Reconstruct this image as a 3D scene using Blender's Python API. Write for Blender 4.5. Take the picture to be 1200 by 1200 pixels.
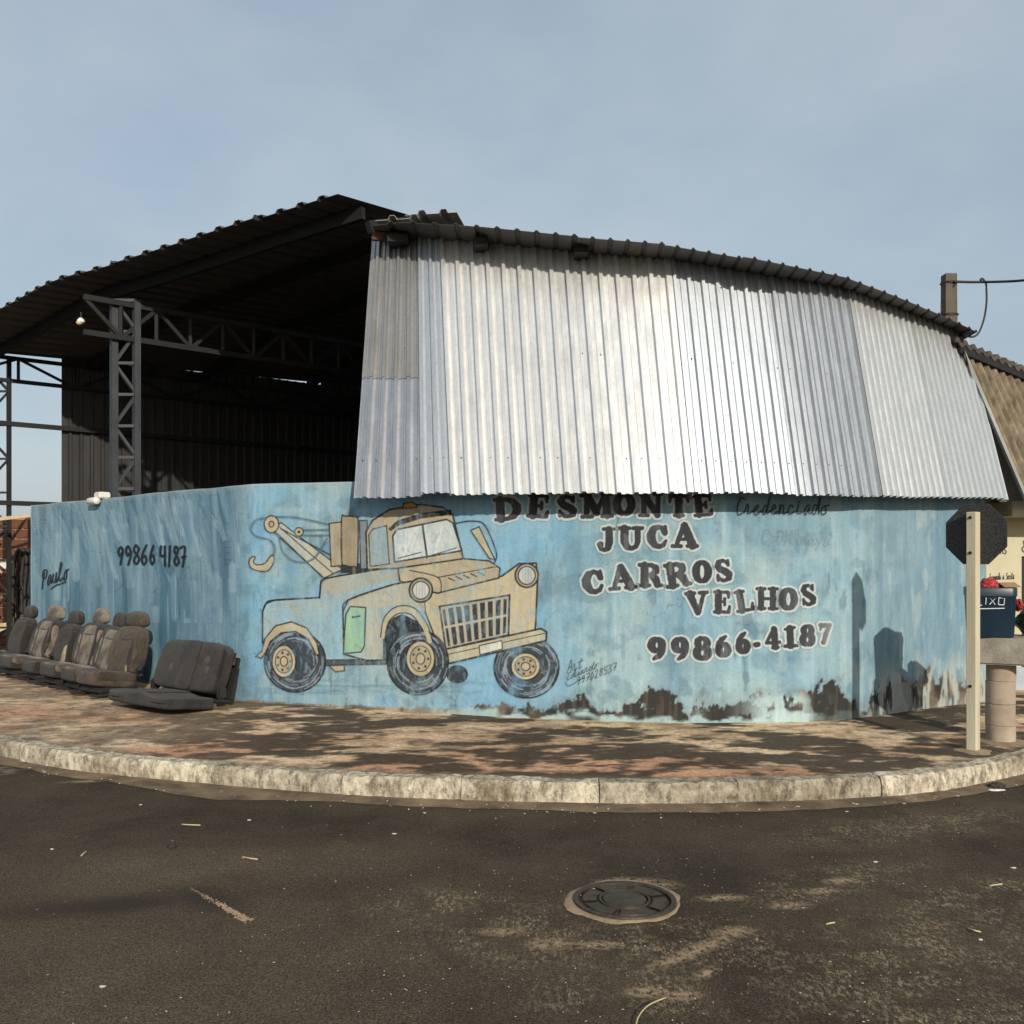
import bpy, bmesh, math, random
import numpy as np
from mathutils import Vector, Matrix

random.seed(7); RNG = np.random.default_rng(11)
SC = bpy.context.scene; COL = SC.collection
for o in list(bpy.data.objects): bpy.data.objects.remove(o)

# ------------------------------------------------------------------ camera, sky, sun
F, CX, HY, EYE = 1100.0, 600.0, 654.0, 1.6          # focal length and horizon of the photograph (1200 px)
cam = bpy.data.cameras.new('camera'); camo = bpy.data.objects.new('camera', cam); COL.objects.link(camo)
cam.sensor_fit = 'HORIZONTAL'; cam.sensor_width = 36; cam.lens = 36*F/1200; cam.shift_y = (HY-600)/1200
cam.clip_start = 0.05; cam.clip_end = 4000
camo.location = (0, 0, EYE); camo.rotation_euler = (math.pi/2, 0, 0); SC.camera = camo

SUN = Vector((0.29, -0.90, 0.40)).normalized()
W = bpy.data.worlds.new('World'); SC.world = W; W.use_nodes = True
nt = W.node_tree; nt.nodes.clear()
def N(t, k, **kw):
    n = t.nodes.new(k)
    for a, v in kw.items(): setattr(n, a, v)
    return n
out = N(nt, 'ShaderNodeOutputWorld'); bg = N(nt, 'ShaderNodeBackground')
sky = N(nt, 'ShaderNodeTexSky'); sky.sky_type = 'NISHITA'; sky.sun_disc = False
sky.sun_elevation = math.asin(SUN.z); sky.sun_rotation = math.atan2(SUN.x, SUN.y)
sky.air_density = 1.0; sky.dust_density = 2.5; sky.ozone_density = 1.0
tc = N(nt, 'ShaderNodeTexCoord'); mp = N(nt, 'ShaderNodeMapping'); mp.inputs['Scale'].default_value = (1.3, 1.3, 2.6)
nz = N(nt, 'ShaderNodeTexNoise'); nz.inputs['Scale'].default_value = 1.6; nz.inputs['Detail'].default_value = 5; nz.inputs['Roughness'].default_value = .5
rp = N(nt, 'ShaderNodeValToRGB'); rp.color_ramp.elements[0].position = .3; rp.color_ramp.elements[1].position = .75
rp.color_ramp.elements[0].color = (.58, .58, .58, 1); rp.color_ramp.elements[1].color = (.97, .97, .97, 1)
mx = N(nt, 'ShaderNodeMix', data_type='RGBA'); 
nz2 = N(nt, 'ShaderNodeTexNoise'); nz2.inputs['Scale'].default_value = 2.1; nz2.inputs['Detail'].default_value = 6; nz2.inputs['Roughness'].default_value = .55
rp2 = N(nt, 'ShaderNodeValToRGB'); rp2.color_ramp.elements[0].position = .36; rp2.color_ramp.elements[1].position = .66
rp2.color_ramp.elements[0].color = (.318, .388, .440, 1); rp2.color_ramp.elements[1].color = (.400, .455, .495, 1)
sc = N(nt, 'ShaderNodeVectorMath', operation='SCALE'); sc.inputs['Scale'].default_value = 9.6
nt.links.new(mp.outputs[0], nz2.inputs['Vector']); nt.links.new(nz2.outputs['Fac'], rp2.inputs[0]); nt.links.new(rp2.outputs[0], sc.inputs[0]); nt.links.new(sc.outputs[0], mx.inputs['B'])
nt.links.new(tc.outputs['Generated'], mp.inputs['Vector']); nt.links.new(mp.outputs[0], nz.inputs['Vector'])
nt.links.new(nz.outputs['Fac'], rp.inputs[0]); nt.links.new(rp.outputs[0], mx.inputs['Factor'])
nt.links.new(sky.outputs[0], mx.inputs['A']); nt.links.new(mx.outputs['Result'], bg.inputs['Color'])
bg.inputs['Strength'].default_value = 0.12; nt.links.new(bg.outputs[0], out.inputs[0])
sl = bpy.data.lights.new('sun', 'SUN'); sl.energy = 3.3; sl.angle = math.radians(.8); sl.color = (1, .93, .82)
so = bpy.data.objects.new('sun', sl); COL.objects.link(so); so.rotation_euler = SUN.to_track_quat('Z', 'Y').to_euler(); so.location = (5, -20, 12)
SC.view_settings.view_transform = 'Standard'; SC.view_settings.look = 'None'
SC.view_settings.exposure = 0.2; SC.view_settings.gamma = 1
SC.render.engine = 'CYCLES'

# ------------------------------------------------------------------ helpers
def P(px, py, Y): return Vector(((px-CX)/F*Y, Y, EYE-(py-HY)/F*Y))
def PZ(px, py, Z):
    Y = (EYE-Z)*F/(py-HY); return Vector(((px-CX)/F*Y, Y, Z))
def ip(x, tab): return np.interp(x, [a for a, b in tab], [b for a, b in tab])

def obj(name, verts, faces, mat, parent=None, smooth=False, col=None):
    me = bpy.data.meshes.new(name)
    me.from_pydata([tuple(v) for v in verts] if not isinstance(verts, np.ndarray) else verts.tolist(), [], faces if isinstance(faces, list) else faces.tolist())
    if smooth: me.polygons.foreach_set('use_smooth', np.ones(len(me.polygons), dtype=bool))
    if col is not None:
        a = me.color_attributes.new('paint', 'FLOAT_COLOR', 'POINT')
        c = np.ones((len(me.vertices), 4), dtype=np.float32); c[:, :3] = col; a.data.foreach_set('color', c.ravel())
    me.materials.append(mat); me.update()
    o = bpy.data.objects.new(name, me); COL.objects.link(o)
    if parent is not None: o.parent = parent
    return o
def bobj(name, bm, mat, parent=None, smooth=False):
    me = bpy.data.meshes.new(name); bmesh.ops.recalc_face_normals(bm, faces=bm.faces); bm.to_mesh(me); bm.free()
    if smooth: me.polygons.foreach_set('use_smooth', np.ones(len(me.polygons), dtype=bool))
    me.materials.append(mat); o = bpy.data.objects.new(name, me); COL.objects.link(o)
    if parent is not None: o.parent = parent
    return o
def tag(o, label=None, cat=None, group=None, kind=None):
    for k, v in (('label', label), ('category', cat), ('group', group), ('kind', kind)):
        if v: o[k] = v
    return o
def thing(name, label, cat, loc=(0, 0, 0), rz=0, group=None):
    o = bpy.data.objects.new(name, None); COL.objects.link(o); o.location = loc; o.rotation_euler = (0, 0, rz)
    o.empty_display_size = .1
    return tag(o, label, cat, group)
def kid(o, parent):                       # parent keeping the world position (verts are given in world space)
    o.parent = parent; o.matrix_parent_inverse = Matrix.LocRotScale(parent.location, parent.rotation_euler, None).inverted(); return o

def box_bm(bm, a, b, w, h, up=Vector((0, 0, 1)), taper=1.0):     # a bar from a to b with section w x h
    a, b = Vector(a), Vector(b); d = (b-a).normalized()
    s = d.cross(up)
    if s.length < 1e-4: s = d.cross(Vector((1, 0, 0)))
    s.normalize(); u = s.cross(d).normalized()
    vs = [bm.verts.new(p + s*(i*w/2*k) + u*(j*h/2*k)) for p, k in ((a, 1), (b, taper)) for i, j in ((-1, -1), (1, -1), (1, 1), (-1, 1))]
    for f in ((0, 1, 2, 3), (7, 6, 5, 4), (0, 4, 5, 1), (1, 5, 6, 2), (2, 6, 7, 3), (3, 7, 4, 0)): bm.faces.new([vs[i] for i in f])
def bar(name, a, b, w, h, mat, parent, up=Vector((0, 0, 1))):
    bm = bmesh.new(); box_bm(bm, a, b, w, h, up); o = bobj(name, bm, mat)
    return kid(o, parent) if parent is not None else o
def block(name, size, mat, parent=None, bev=.01, seg=2, loc=(0, 0, 0), jit=0):
    bm = bmesh.new(); bmesh.ops.create_cube(bm, size=1)
    for v in bm.verts: v.co = Vector((v.co.x*size[0]+random.uniform(-jit, jit), v.co.y*size[1]+random.uniform(-jit, jit), v.co.z*size[2]+random.uniform(-jit, jit)))
    if bev: bmesh.ops.bevel(bm, geom=bm.edges[:], offset=bev, segments=seg, affect='EDGES')
    for v in bm.verts: v.co += Vector(loc)
    return bobj(name, bm, mat, parent)
def tube(pts, r, n=8, closed=False, caps=True):
    pts = [Vector(p) for p in pts]; V = []; Fc = []; m = len(pts)
    rs = r if hasattr(r, '__len__') else [r]*m
    for i, p in enumerate(pts):
        d = (pts[min(i+1, m-1)]-pts[max(i-1, 0)]).normalized()
        u = d.cross(Vector((0, 0, 1)))
        if u.length < 1e-3: u = d.cross(Vector((1, 0, 0)))
        u.normalize(); w = d.cross(u)
        for k in range(n):
            a = 2*math.pi*k/n; V.append(p+u*math.cos(a)*rs[i]+w*math.sin(a)*rs[i])
    for i in range(m-1):
        for k in range(n): Fc.append((i*n+k, i*n+(k+1) % n, (i+1)*n+(k+1) % n, (i+1)*n+k))
    if caps: Fc.append(tuple(range(n))[::-1]); Fc.append(tuple((m-1)*n+k for k in range(n)))
    return V, Fc
def lathe(prof, n=32, wob=None):
    V = []; Fc = []
    for r, z in prof:
        for k in range(n):
            a = 2*math.pi*k/n; V.append((r*math.cos(a), r*math.sin(a), z))
    for i in range(len(prof)-1):
        for k in range(n): Fc.append((i*n+k, i*n+(k+1) % n, (i+1)*n+(k+1) % n, (i+1)*n+k))
    return V, Fc
def catmull(pts, n=8, closed=False):
    pts = [np.array(p, float) for p in pts]; m = len(pts); res = []
    for i in range(m if closed else m-1):
        g = (lambda j: pts[j % m]) if closed else (lambda j: pts[min(max(j, 0), m-1)])
        a, b, c, d = g(i-1), g(i), g(i+1), g(i+2)
        for t in np.linspace(0, 1, n, endpoint=False):
            res.append(.5*((2*b)+(c-a)*t+(2*a-5*b+4*c-d)*t*t+(3*b-a-3*c+d)*t**3))
    if not closed: res.append(pts[-1])
    return res
def pillow(name, size, power, mat, parent=None, deform=None, n=10, smooth=True):   # a stuffed rounded box
    bm = bmesh.new(); bmesh.ops.create_cube(bm, size=2); bmesh.ops.subdivide_edges(bm, edges=bm.edges[:], cuts=n, use_grid_fill=True)
    for v in bm.verts:
        c = v.co; l = (abs(c.x)**power+abs(c.y)**power+abs(c.z)**power)**(1/power)
        c = c/l; c = Vector((c.x*size[0]/2, c.y*size[1]/2, c.z*size[2]/2)); v.co = deform(c) if deform else c
    return bobj(name, bm, mat, parent, smooth)

_T = np.random.default_rng(5).random((256, 256))
def vn(x, y, sd=0):
    x = np.asarray(x, float)+sd*17.31; y = np.asarray(y, float)+sd*9.77
    xi = np.floor(x).astype(int); yi = np.floor(y).astype(int); u = x-xi; v = y-yi; u = u*u*(3-2*u); v = v*v*(3-2*v)
    g = lambda a, b: _T[a % 256, b % 256]
    return (g(xi, yi)*(1-u)+g(xi+1, yi)*u)*(1-v)+(g(xi, yi+1)*(1-u)+g(xi+1, yi+1)*u)*v
def fbm(x, y, o=4, sd=0):
    s = 0; a = .5; t = 0
    for i in range(o): s = s+a*vn(np.asarray(x)*2**i, np.asarray(y)*2**i, sd+i*3); t += a; a *= .5
    return s/t
def sst(a, b, x): t = np.clip((x-a)/(b-a), 0, 1); return t*t*(3-2*t)
def mixc(a, b, m): return a*(1-m[..., None])+np.array(b)*m[..., None]

# ------------------------------------------------------------------ materials
def new_mat(name):
    m = bpy.data.materials.new(name); m.use_nodes = True; t = m.node_tree
    return m, t, t.nodes['Principled BSDF']
def noise(t, vec, scale, detail=4, rough=.55, stretch=None):
    if stretch:
        mp = N(t, 'ShaderNodeMapping'); mp.inputs['Scale'].default_value = stretch; t.links.new(vec, mp.inputs['Vector']); vec = mp.outputs[0]
    n = N(t, 'ShaderNodeTexNoise'); n.inputs['Scale'].default_value = scale; n.inputs['Detail'].default_value = detail; n.inputs['Roughness'].default_value = rough
    t.links.new(vec, n.inputs['Vector']); return n.outputs['Fac']
def ramp(t, fac, stops):
    r = N(t, 'ShaderNodeValToRGB'); e = r.color_ramp.elements
    while len(e) < len(stops): e.new(.5)
    for k, (p, c) in enumerate(stops):
        e[k].position = p; e[k].color = (c, c, c, 1) if not hasattr(c, '__len__') else (*c, 1)
    t.links.new(fac, r.inputs[0]); return r.outputs[0]
def mix(t, fac, a, b, blend='MIX'):
    m = N(t, 'ShaderNodeMix', data_type='RGBA', blend_type=blend)
    for s, v in ((m.inputs['Factor'], fac), (m.inputs['A'], a), (m.inputs['B'], b)):
        if isinstance(v, bpy.types.NodeSocket): t.links.new(v, s)
        elif hasattr(v, '__len__'): s.default_value = (*v, 1)
        else: s.default_value = v
    return m.outputs['Result']
def mth(t, op, a, b=None, clamp=False):
    m = N(t, 'ShaderNodeMath', operation=op); m.use_clamp = clamp
    for s, v in zip(m.inputs, (a, b)):
        if v is None: continue
        if isinstance(v, bpy.types.NodeSocket): t.links.new(v, s)
        else: s.default_value = v
    return m.outputs[0]
def bump(t, bs, h, strength=.3, dist=.01):
    b = N(t, 'ShaderNodeBump'); b.inputs['Strength'].default_value = strength; b.inputs['Distance'].default_value = dist
    t.links.new(h, b.inputs['Height']); t.links.new(b.outputs[0], bs.inputs['Normal'])
def pos(t): return N(t, 'ShaderNodeNewGeometry').outputs['Position']
def gen(t): return N(t, 'ShaderNodeTexCoord').outputs['Object']
def rnd(t): return N(t, 'ShaderNodeObjectInfo').outputs['Random']

def simple(name, c1, c2, scale=8, rough=.7, metal=0, bmp=.2, bscale=60, dist=.004, detail=5, stretch=None, spec=.4):
    m, t, b = new_mat(name); p = gen(t)
    f = ramp(t, noise(t, p, scale, detail, .6, stretch), [(.3, 0), (.7, 1)])
    t.links.new(mix(t, f, c1, c2), b.inputs['Base Color'])
    b.inputs['Roughness'].default_value = rough; b.inputs['Metallic'].default_value = metal; b.inputs['Specular IOR Level'].default_value = spec
    if bmp: bump(t, b, noise(t, p, bscale, 4), bmp, dist)
    return m
def paint_mat(name, bmpd=.006, rough=0):
    m, t, b = new_mat(name); a = N(t, 'ShaderNodeAttribute'); a.attribute_name = 'paint'
    p = pos(t)
    g = mix(t, 1.0, a.outputs['Color'], ramp(t, noise(t, p, 55, 5, .65), [(.25, .86), (.75, 1.09)]), 'MULTIPLY')
    g2 = mix(t, 1.0, g, ramp(t, noise(t, p, 20, 5, .7, (1, 1, .12)), [(.3, .86), (.7, 1.08)]), 'MULTIPLY')
    if rough:
        g2 = mix(t, 1.0, a.outputs['Color'], ramp(t, noise(t, p, 30, 7, .8), [(.30, .45), (.70, 1.5)]), 'MULTIPLY')
        g2 = mix(t, ramp(t, noise(t, p, 60, 5, .8, (1, 1.6, 1)), [(.55, 0), (.66, .6)]), g2, (.055, .04, .028))
    t.links.new(g2, b.inputs['Base Color']); b.inputs['Roughness'].default_value = .82; b.inputs['Specular IOR Level'].default_value = .25
    h = mth(t, 'ADD', noise(t, p, 6, 6, .62), mth(t, 'MULTIPLY', noise(t, p, 90, 3, .6), .18))
    bump(t, b, h, .55, bmpd*3); return m
M_wall = paint_mat('painted_plaster')
M_walk = paint_mat('worn_pavement', .004, 1)

def galv(name, tint, rough, metal=.75, streak=.25, dirt=.0, lo=.55, bmp=.06):
    m, t, b = new_mat(name); p = gen(t)
    s = ramp(t, noise(t, p, 7, 5, .65, (1, 1, .09)), [(.25, 1-streak), (.75, 1.0)])
    sp = ramp(t, noise(t, p, 26, 3, .5), [(.3, .93), (.7, 1.03)])
    c = mix(t, 1.0, mix(t, 1.0, tint, s, 'MULTIPLY'), sp, 'MULTIPLY')
    r = mth(t, 'ADD', mth(t, 'MULTIPLY', rnd(t), .16), .90); c = mix(t, 1.0, c, r, 'MULTIPLY')
    if dirt: c = mix(t, ramp(t, noise(t, p, 3, 6, .7, (1, 1, .3)), [(.5, 0), (.8, dirt)]), c, (.12, .075, .045))
    t.links.new(c, b.inputs['Base Color']); b.inputs['Metallic'].default_value = metal
    t.links.new(ramp(t, noise(t, p, 11, 4, .6, (1, 1, .2)), [(.3, rough-.06), (.7, rough+.1)]), b.inputs['Roughness'])
    bump(t, b, noise(t, p, 4, 2, .4, (1, 1, .3)), bmp, .015); return m
M_g1 = galv('grey_galvanised', (.52, .53, .55), .40, .85)
M_g2 = galv('bright_galvanised', (.86, .85, .815), .34, .6, .18)
M_g3 = galv('blue_galvanised', (.56, .59, .62), .48, .65, .16)
M_g4 = galv('wavy_galvanised', (.66, .67, .65), .34, .6, .10, bmp=.0)
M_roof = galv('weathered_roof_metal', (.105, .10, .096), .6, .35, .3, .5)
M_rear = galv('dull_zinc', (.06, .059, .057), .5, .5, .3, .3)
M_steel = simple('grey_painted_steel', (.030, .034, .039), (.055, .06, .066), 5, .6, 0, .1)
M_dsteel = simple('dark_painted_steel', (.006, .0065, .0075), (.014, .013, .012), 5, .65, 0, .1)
M_rust = simple('rusty_steel', (.05, .028, .018), (.12, .06, .038), 14, .9, 0, .4)
M_conc = simple('rough_concrete', (.20, .175, .14), (.36, .32, .26), 7, .92, 0, .7, 55, .008)
M_pipe = simple('cement_pipe', (.28, .21, .15), (.42, .35, .27), 5, .92, 0, .5, 70, .004)
M_wood = simple('cream_painted_wood', (.40, .345, .23), (.64, .585, .43), 6, .6, 0, .3, 40, .003, stretch=(1, 1, .1))
M_plank = simple('pale_plank', (.40, .30, .18), (.58, .46, .30), 8, .8, 0, .3)
M_black = simple('black_rubber', (.012, .012, .013), (.03, .028, .026), 12, .6, 0, .2)
M_signb = simple('sign_back', (.008, .008, .009), (.060, .058, .056), 70, .7, .0, .5, 120, .003)
M_bolt = simple('dark_bolt', (.02, .018, .016), (.06, .04, .03), 30, .5, .6, 0)
M_bin = simple('navy_plastic', (.010, .022, .038), (.016, .032, .05), 5, .35, 0, .08, 30, .004)
M_red = simple('red_plastic', (.26, .018, .022), (.40, .04, .04), 9, .35, 0, .3)
M_card = simple('cardboard', (.22, .13, .06), (.30, .19, .09), 6, .85, 0, .2)
M_bag = simple('black_bag', (.008, .008, .009), (.02, .02, .022), 9, .22, 0, .5, 25, .02)
M_white = simple('white_plastic', (.62, .60, .54), (.75, .73, .68), 6, .5, 0, .1)
M_wletter = simple('white_marker', (.6, .62, .62), (.7, .72, .72), 20, .6, 0, 0)
M_ink = simple('dark_ink', (.05, .045, .04), (.10, .09, .07), 30, .8, 0, 0)
M_brick = simple('clay_brick', (.085, .030, .014), (.15, .06, .03), 6, .9, 0, .5, 60, .006)
M_mortar = simple('mortar', (.26, .20, .14), (.38, .30, .22), 10, .95, 0, .6)
M_house = simple('cream_wall', (.50, .45, .30), (.60, .55, .39), 2.2, .85, 0, .25, 40, .004)
M_hbase = simple('blue_grey_wall_base', (.30, .36, .40), (.42, .46, .48), 4, .85, 0, .3)
M_fibre = simple('brown_fibre_cement', (.085, .066, .042), (.27, .215, .14), 16, .9, 0, .4, 40, .004, stretch=(1, 1, .25))
M_board = simple('grey_board', (.22, .22, .20), (.34, .34, .31), 4, .8, 0, .3, stretch=(1, 1, .2))
M_pole = simple('old_concrete_pole', (.075, .062, .048), (.16, .13, .10), 7, .95, 0, .6, stretch=(1, 1, .3))
M_dark = simple('dark_opening', (.006, .005, .005), (.012, .01, .01), 3, .9, 0, 0)
M_iron = simple('cast_iron', (.034, .027, .019), (.085, .065, .043), 18, .55, .35, .5, 90, .003)
M_dust = simple('tan_dust', (.20, .14, .085), (.34, .25, .165), 9, .95, 0, .6, 60, .01)
M_gut = simple('gutter_dirt', (.055, .038, .022), (.24, .17, .10), 4, .95, 0, .7, 50, .012)
M_straw = simple('dry_straw', (.42, .33, .18), (.55, .45, .27), 20, .8, 0, 0)
M_stone = simple('pale_grit', (.35, .29, .21), (.55, .49, .40), 30, .9, 0, .3)
M_leaf = simple('leaf_green', (.035, .06, .015), (.07, .10, .03), 6, .6, 0, 0)
M_bark = simple('bark', (.07, .05, .035), (.14, .105, .075), 9, .9, 0, .7)
M_yard = simple('yard_dirt', (.05, .038, .026), (.11, .085, .06), 2, .95, 0, .5, 20, .02)
M_ground = simple('earth', (.08, .06, .04), (.14, .11, .08), .3, .95, 0, .3)
def fabric(name, a, b_, dirt=(.035, .026, .018)):
    m, t, b = new_mat(name); p = gen(t)
    c = mix(t, ramp(t, noise(t, p, 5, 5, .6), [(.3, 0), (.7, 1)]), a, b_)
    c = mix(t, ramp(t, noise(t, p, 3.1, 6, .7), [(.42, 0), (.60, .85)]), c, dirt)
    t.links.new(c, b.inputs['Base Color']); b.inputs['Roughness'].default_value = .95; b.inputs['Specular IOR Level'].default_value = .1
    b.inputs['Sheen Weight'].default_value = .15
    bump(t, b, mth(t, 'ADD', noise(t, p, 260, 2), mth(t, 'MULTIPLY', noise(t, p, 9, 4), 2.6)), .7, .02); return m
M_f_light = fabric('beige_grey_fabric', (.25, .205, .15), (.35, .29, .22))
M_f_mid = fabric('mid_grey_fabric', (.060, .050, .040), (.105, .088, .07))
M_f_dark = fabric('dark_grey_fabric', (.016, .014, .013), (.036, .031, .027))
M_f_brown = fabric('brown_grey_fabric', (.055, .040, .027), (.12, .09, .062))
M_f_bench = fabric('charcoal_fabric', (.024, .021, .019), (.046, .040, .035), (.012, .010, .008))
M_f_strip = fabric('black_stripe_fabric', (.010, .010, .010), (.020, .018, .017))
M_foam = fabric('torn_foam', (.50, .42, .27), (.60, .52, .36), (.2, .14, .08))

def road_mat():
    m, t, b = new_mat('asphalt'); p = pos(t)
    base = mix(t, ramp(t, noise(t, p, .8, 7, .68), [(.38, 0), (.62, 1)]), (.034, .0245, .0145), (.078, .057, .035))
    grain = mix(t, 1.0, ramp(t, noise(t, p, 105, 3, .8), [(.36, .15), (.64, 1.9)]), ramp(t, noise(t, p, 34, 6, .8), [(.34, .6), (.66, 1.4)]), 'MULTIPLY')
    c = mix(t, 1.0, base, grain, 'MULTIPLY')
    v = N(t, 'ShaderNodeTexVoronoi'); v.inputs['Scale'].default_value = 75; t.links.new(p, v.inputs['Vector'])
    st = ramp(t, v.outputs['Distance'], [(.12, 1), (.3, 0)])
    stm = mth(t, 'MULTIPLY', st, ramp(t, noise(t, p, 3, 4), [(.40, .15), (.66, .75)]))
    c = mix(t, stm, c, (.15, .12, .085))
    # dust worn into the road: elongated patches to the right and around the manhole
    sx = N(t, 'ShaderNodeSeparateXYZ'); t.links.new(p, sx.inputs[0])
    def blob(x, y, rx, ry, ang=0):
        mp = N(t, 'ShaderNodeMapping', vector_type='TEXTURE'); mp.inputs['Location'].default_value = (x, y, 0)
        mp.inputs['Rotation'].default_value = (0, 0, math.radians(ang)); mp.inputs['Scale'].default_value = (rx, ry, 1); t.links.new(p, mp.inputs['Vector'])
        ln = N(t, 'ShaderNodeVectorMath', operation='LENGTH'); t.links.new(mp.outputs[0], ln.inputs[0])
        return ramp(t, ln.outputs['Value'], [(.25, 1), (1.0, 0)])
    def acc(lst):
        r = lst[0]
        for k in lst[1:]: r = mth(t, 'MAXIMUM', r, k)
        return r
    reg = acc([blob(.05, 4.0, .8, .5), blob(.65, 3.85, .9, .42), blob(1.6, 3.75, 1.3, .55, 30), blob(1.6, 4.65, .8, .28, 25), blob(.45, 3.45, .7, .25), blob(-.35, 4.35, .5, .3), blob(2.2, 4.4, 1.0, .35, 25), blob(1.2, 3.1, 1.6, .35, 20), blob(2.4, 5.6, 1.3, .35, 20)])
    fine = ramp(t, noise(t, p, 50, 6, .9, (1, .45, 1)), [(.515, 0), (.545, 1)])
    mid = ramp(t, noise(t, p, 4.2, 8, .74), [(.43, 0), (.56, 1)])
    du = mth(t, 'MULTIPLY', mth(t, 'MULTIPLY', fine, mid), reg)
    c = mix(t, mth(t, 'MULTIPLY', du, .85), c, (.36, .27, .17))
    sp = acc([blob(.75, 3.83, .40, .055, 39), blob(.95, 4.02, .13, .07, 20), blob(.99, 4.42, .16, .06, 8), blob(1.28, 4.32, .13, .06, 5), blob(.49, 3.46, .11, .05, 5), blob(.62, 3.43, .10, .045, 10), blob(.16, 3.89, .15, .08), blob(.35, 3.88, .14, .06), blob(1.63, 4.66, .12, .06, 20), blob(1.48, 4.51, .10, .05, 20), blob(-.05, 4.02, .14, .06), blob(.62, 4.62, .25, .10, -8), blob(.75, 3.62, .1, .04, 50)])
    c = mix(t, mth(t, 'MULTIPLY', sp, ramp(t, noise(t, p, 34, 6, .8), [(.44, 0), (.54, 1)])), c, (.40, .285, .17))
    # cast shadow painted as darker asphalt, plus smoother worn zone at the left
    lw = mth(t, 'MULTIPLY', acc([blob(-1.2, 3.6, 1.7, 1.3), blob(-1.6, 4.9, 1.6, .5, 10)]), mth(t, 'MULTIPLY', ramp(t, noise(t, p, 1.3, 6, .65), [(.34, .25), (.62, 1)]), .8))
    c = mix(t, lw, c, mix(t, 1.0, (.118, .088, .054), grain, 'MULTIPLY'))
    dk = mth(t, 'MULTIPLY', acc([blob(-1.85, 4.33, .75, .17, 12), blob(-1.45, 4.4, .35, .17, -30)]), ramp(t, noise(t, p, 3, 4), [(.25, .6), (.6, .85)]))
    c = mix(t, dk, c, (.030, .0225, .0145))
    ws = mth(t, 'MULTIPLY', acc([blob(-4.0, 7.0, .42, .22, 20), blob(-2.95, 6.75, .35, .06, 12)]), ramp(t, noise(t, p, 9, 4, .7), [(.42, 0), (.55, .8)]))
    c = mix(t, ws, c, (.34, .28, .20))
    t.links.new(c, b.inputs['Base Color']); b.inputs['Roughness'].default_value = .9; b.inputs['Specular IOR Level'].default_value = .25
    h = mth(t, 'ADD', noise(t, p, 150, 3, .7), mth(t, 'MULTIPLY', noise(t, p, 7, 5), .8)); bump(t, b, h, .8, .012); return m
M_road = road_mat()
def kerb_mat():
    m, t, b = new_mat('limewashed_kerb'); p = pos(t)
    c = mix(t, ramp(t, noise(t, p, 3.2, 6, .7), [(.34, 0), (.56, 1)]), (.26, .21, .145), (.60, .53, .40))
    c = mix(t, ramp(t, noise(t, p, 17, 7, .8, (1, 1, .45)), [(.44, 0), (.62, .85)]), c, (.085, .065, .042))
    r = mth(t, 'ADD', mth(t, 'MULTIPLY', rnd(t), .35), .78); c = mix(t, 1.0, c, r, 'MULTIPLY')
    t.links.new(c, b.inputs['Base Color']); b.inputs['Roughness'].default_value = .95; b.inputs['Specular IOR Level'].default_value = .15
    bump(t, b, mth(t, 'ADD', noise(t, p, 12, 6, .7), mth(t, 'MULTIPLY', noise(t, p, 80, 3), .3)), .9, .02); return m
M_kerb = kerb_mat()

# ------------------------------------------------------------------ plan of the painted wall
ZB, ZT = .18, 2.327
_base = [(-200, 729), (36, 775), (272, 820), (292, 822.5), (415, 830), (580, 840), (700, 844.5), (800, 847), (950, 846), (1010, 841), (1060, 833), (1100, 828), (1157, 821), (1300, 801), (1700, 770)]
_px = np.arange(-200, 1701, 1.0); _b = ip(_px, _base)
def _sm(a, s):
    k = np.exp(-.5*(np.arange(-4*s, 4*s+1)/s)**2); k /= k.sum(); q = np.pad(a, 4*s, mode='edge'); return np.convolve(q, k, 'valid')
_w = sst(380, 460, _px); _b = _sm(_b, 5)*(1-_w)+_sm(_b, 26)*_w
_iv = (_b-HY)/((EYE-ZB)*F)
def invY(px): return np.interp(px, _px, _iv)
def wY(px): return 1/invY(px)
def plan(px): y = wY(px); return np.stack([(np.asarray(px)-CX)/F*y, y], -1)
_pl = plan(_px); _d = np.gradient(_pl, axis=0); _n = np.stack([_d[:, 1], -_d[:, 0]], -1); _n /= np.linalg.norm(_n, axis=1)[:, None]
_s = np.concatenate([[0], np.cumsum(np.linalg.norm(np.diff(_pl, axis=0), axis=1))]); _s -= _s[236]
def wn(px): return np.stack([np.interp(px, _px, _n[:, 0]), np.interp(px, _px, _n[:, 1])], -1)
def arc(px): return np.interp(px, _px, _s)
def px_at(s): return np.interp(s, _s, _px)

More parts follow.
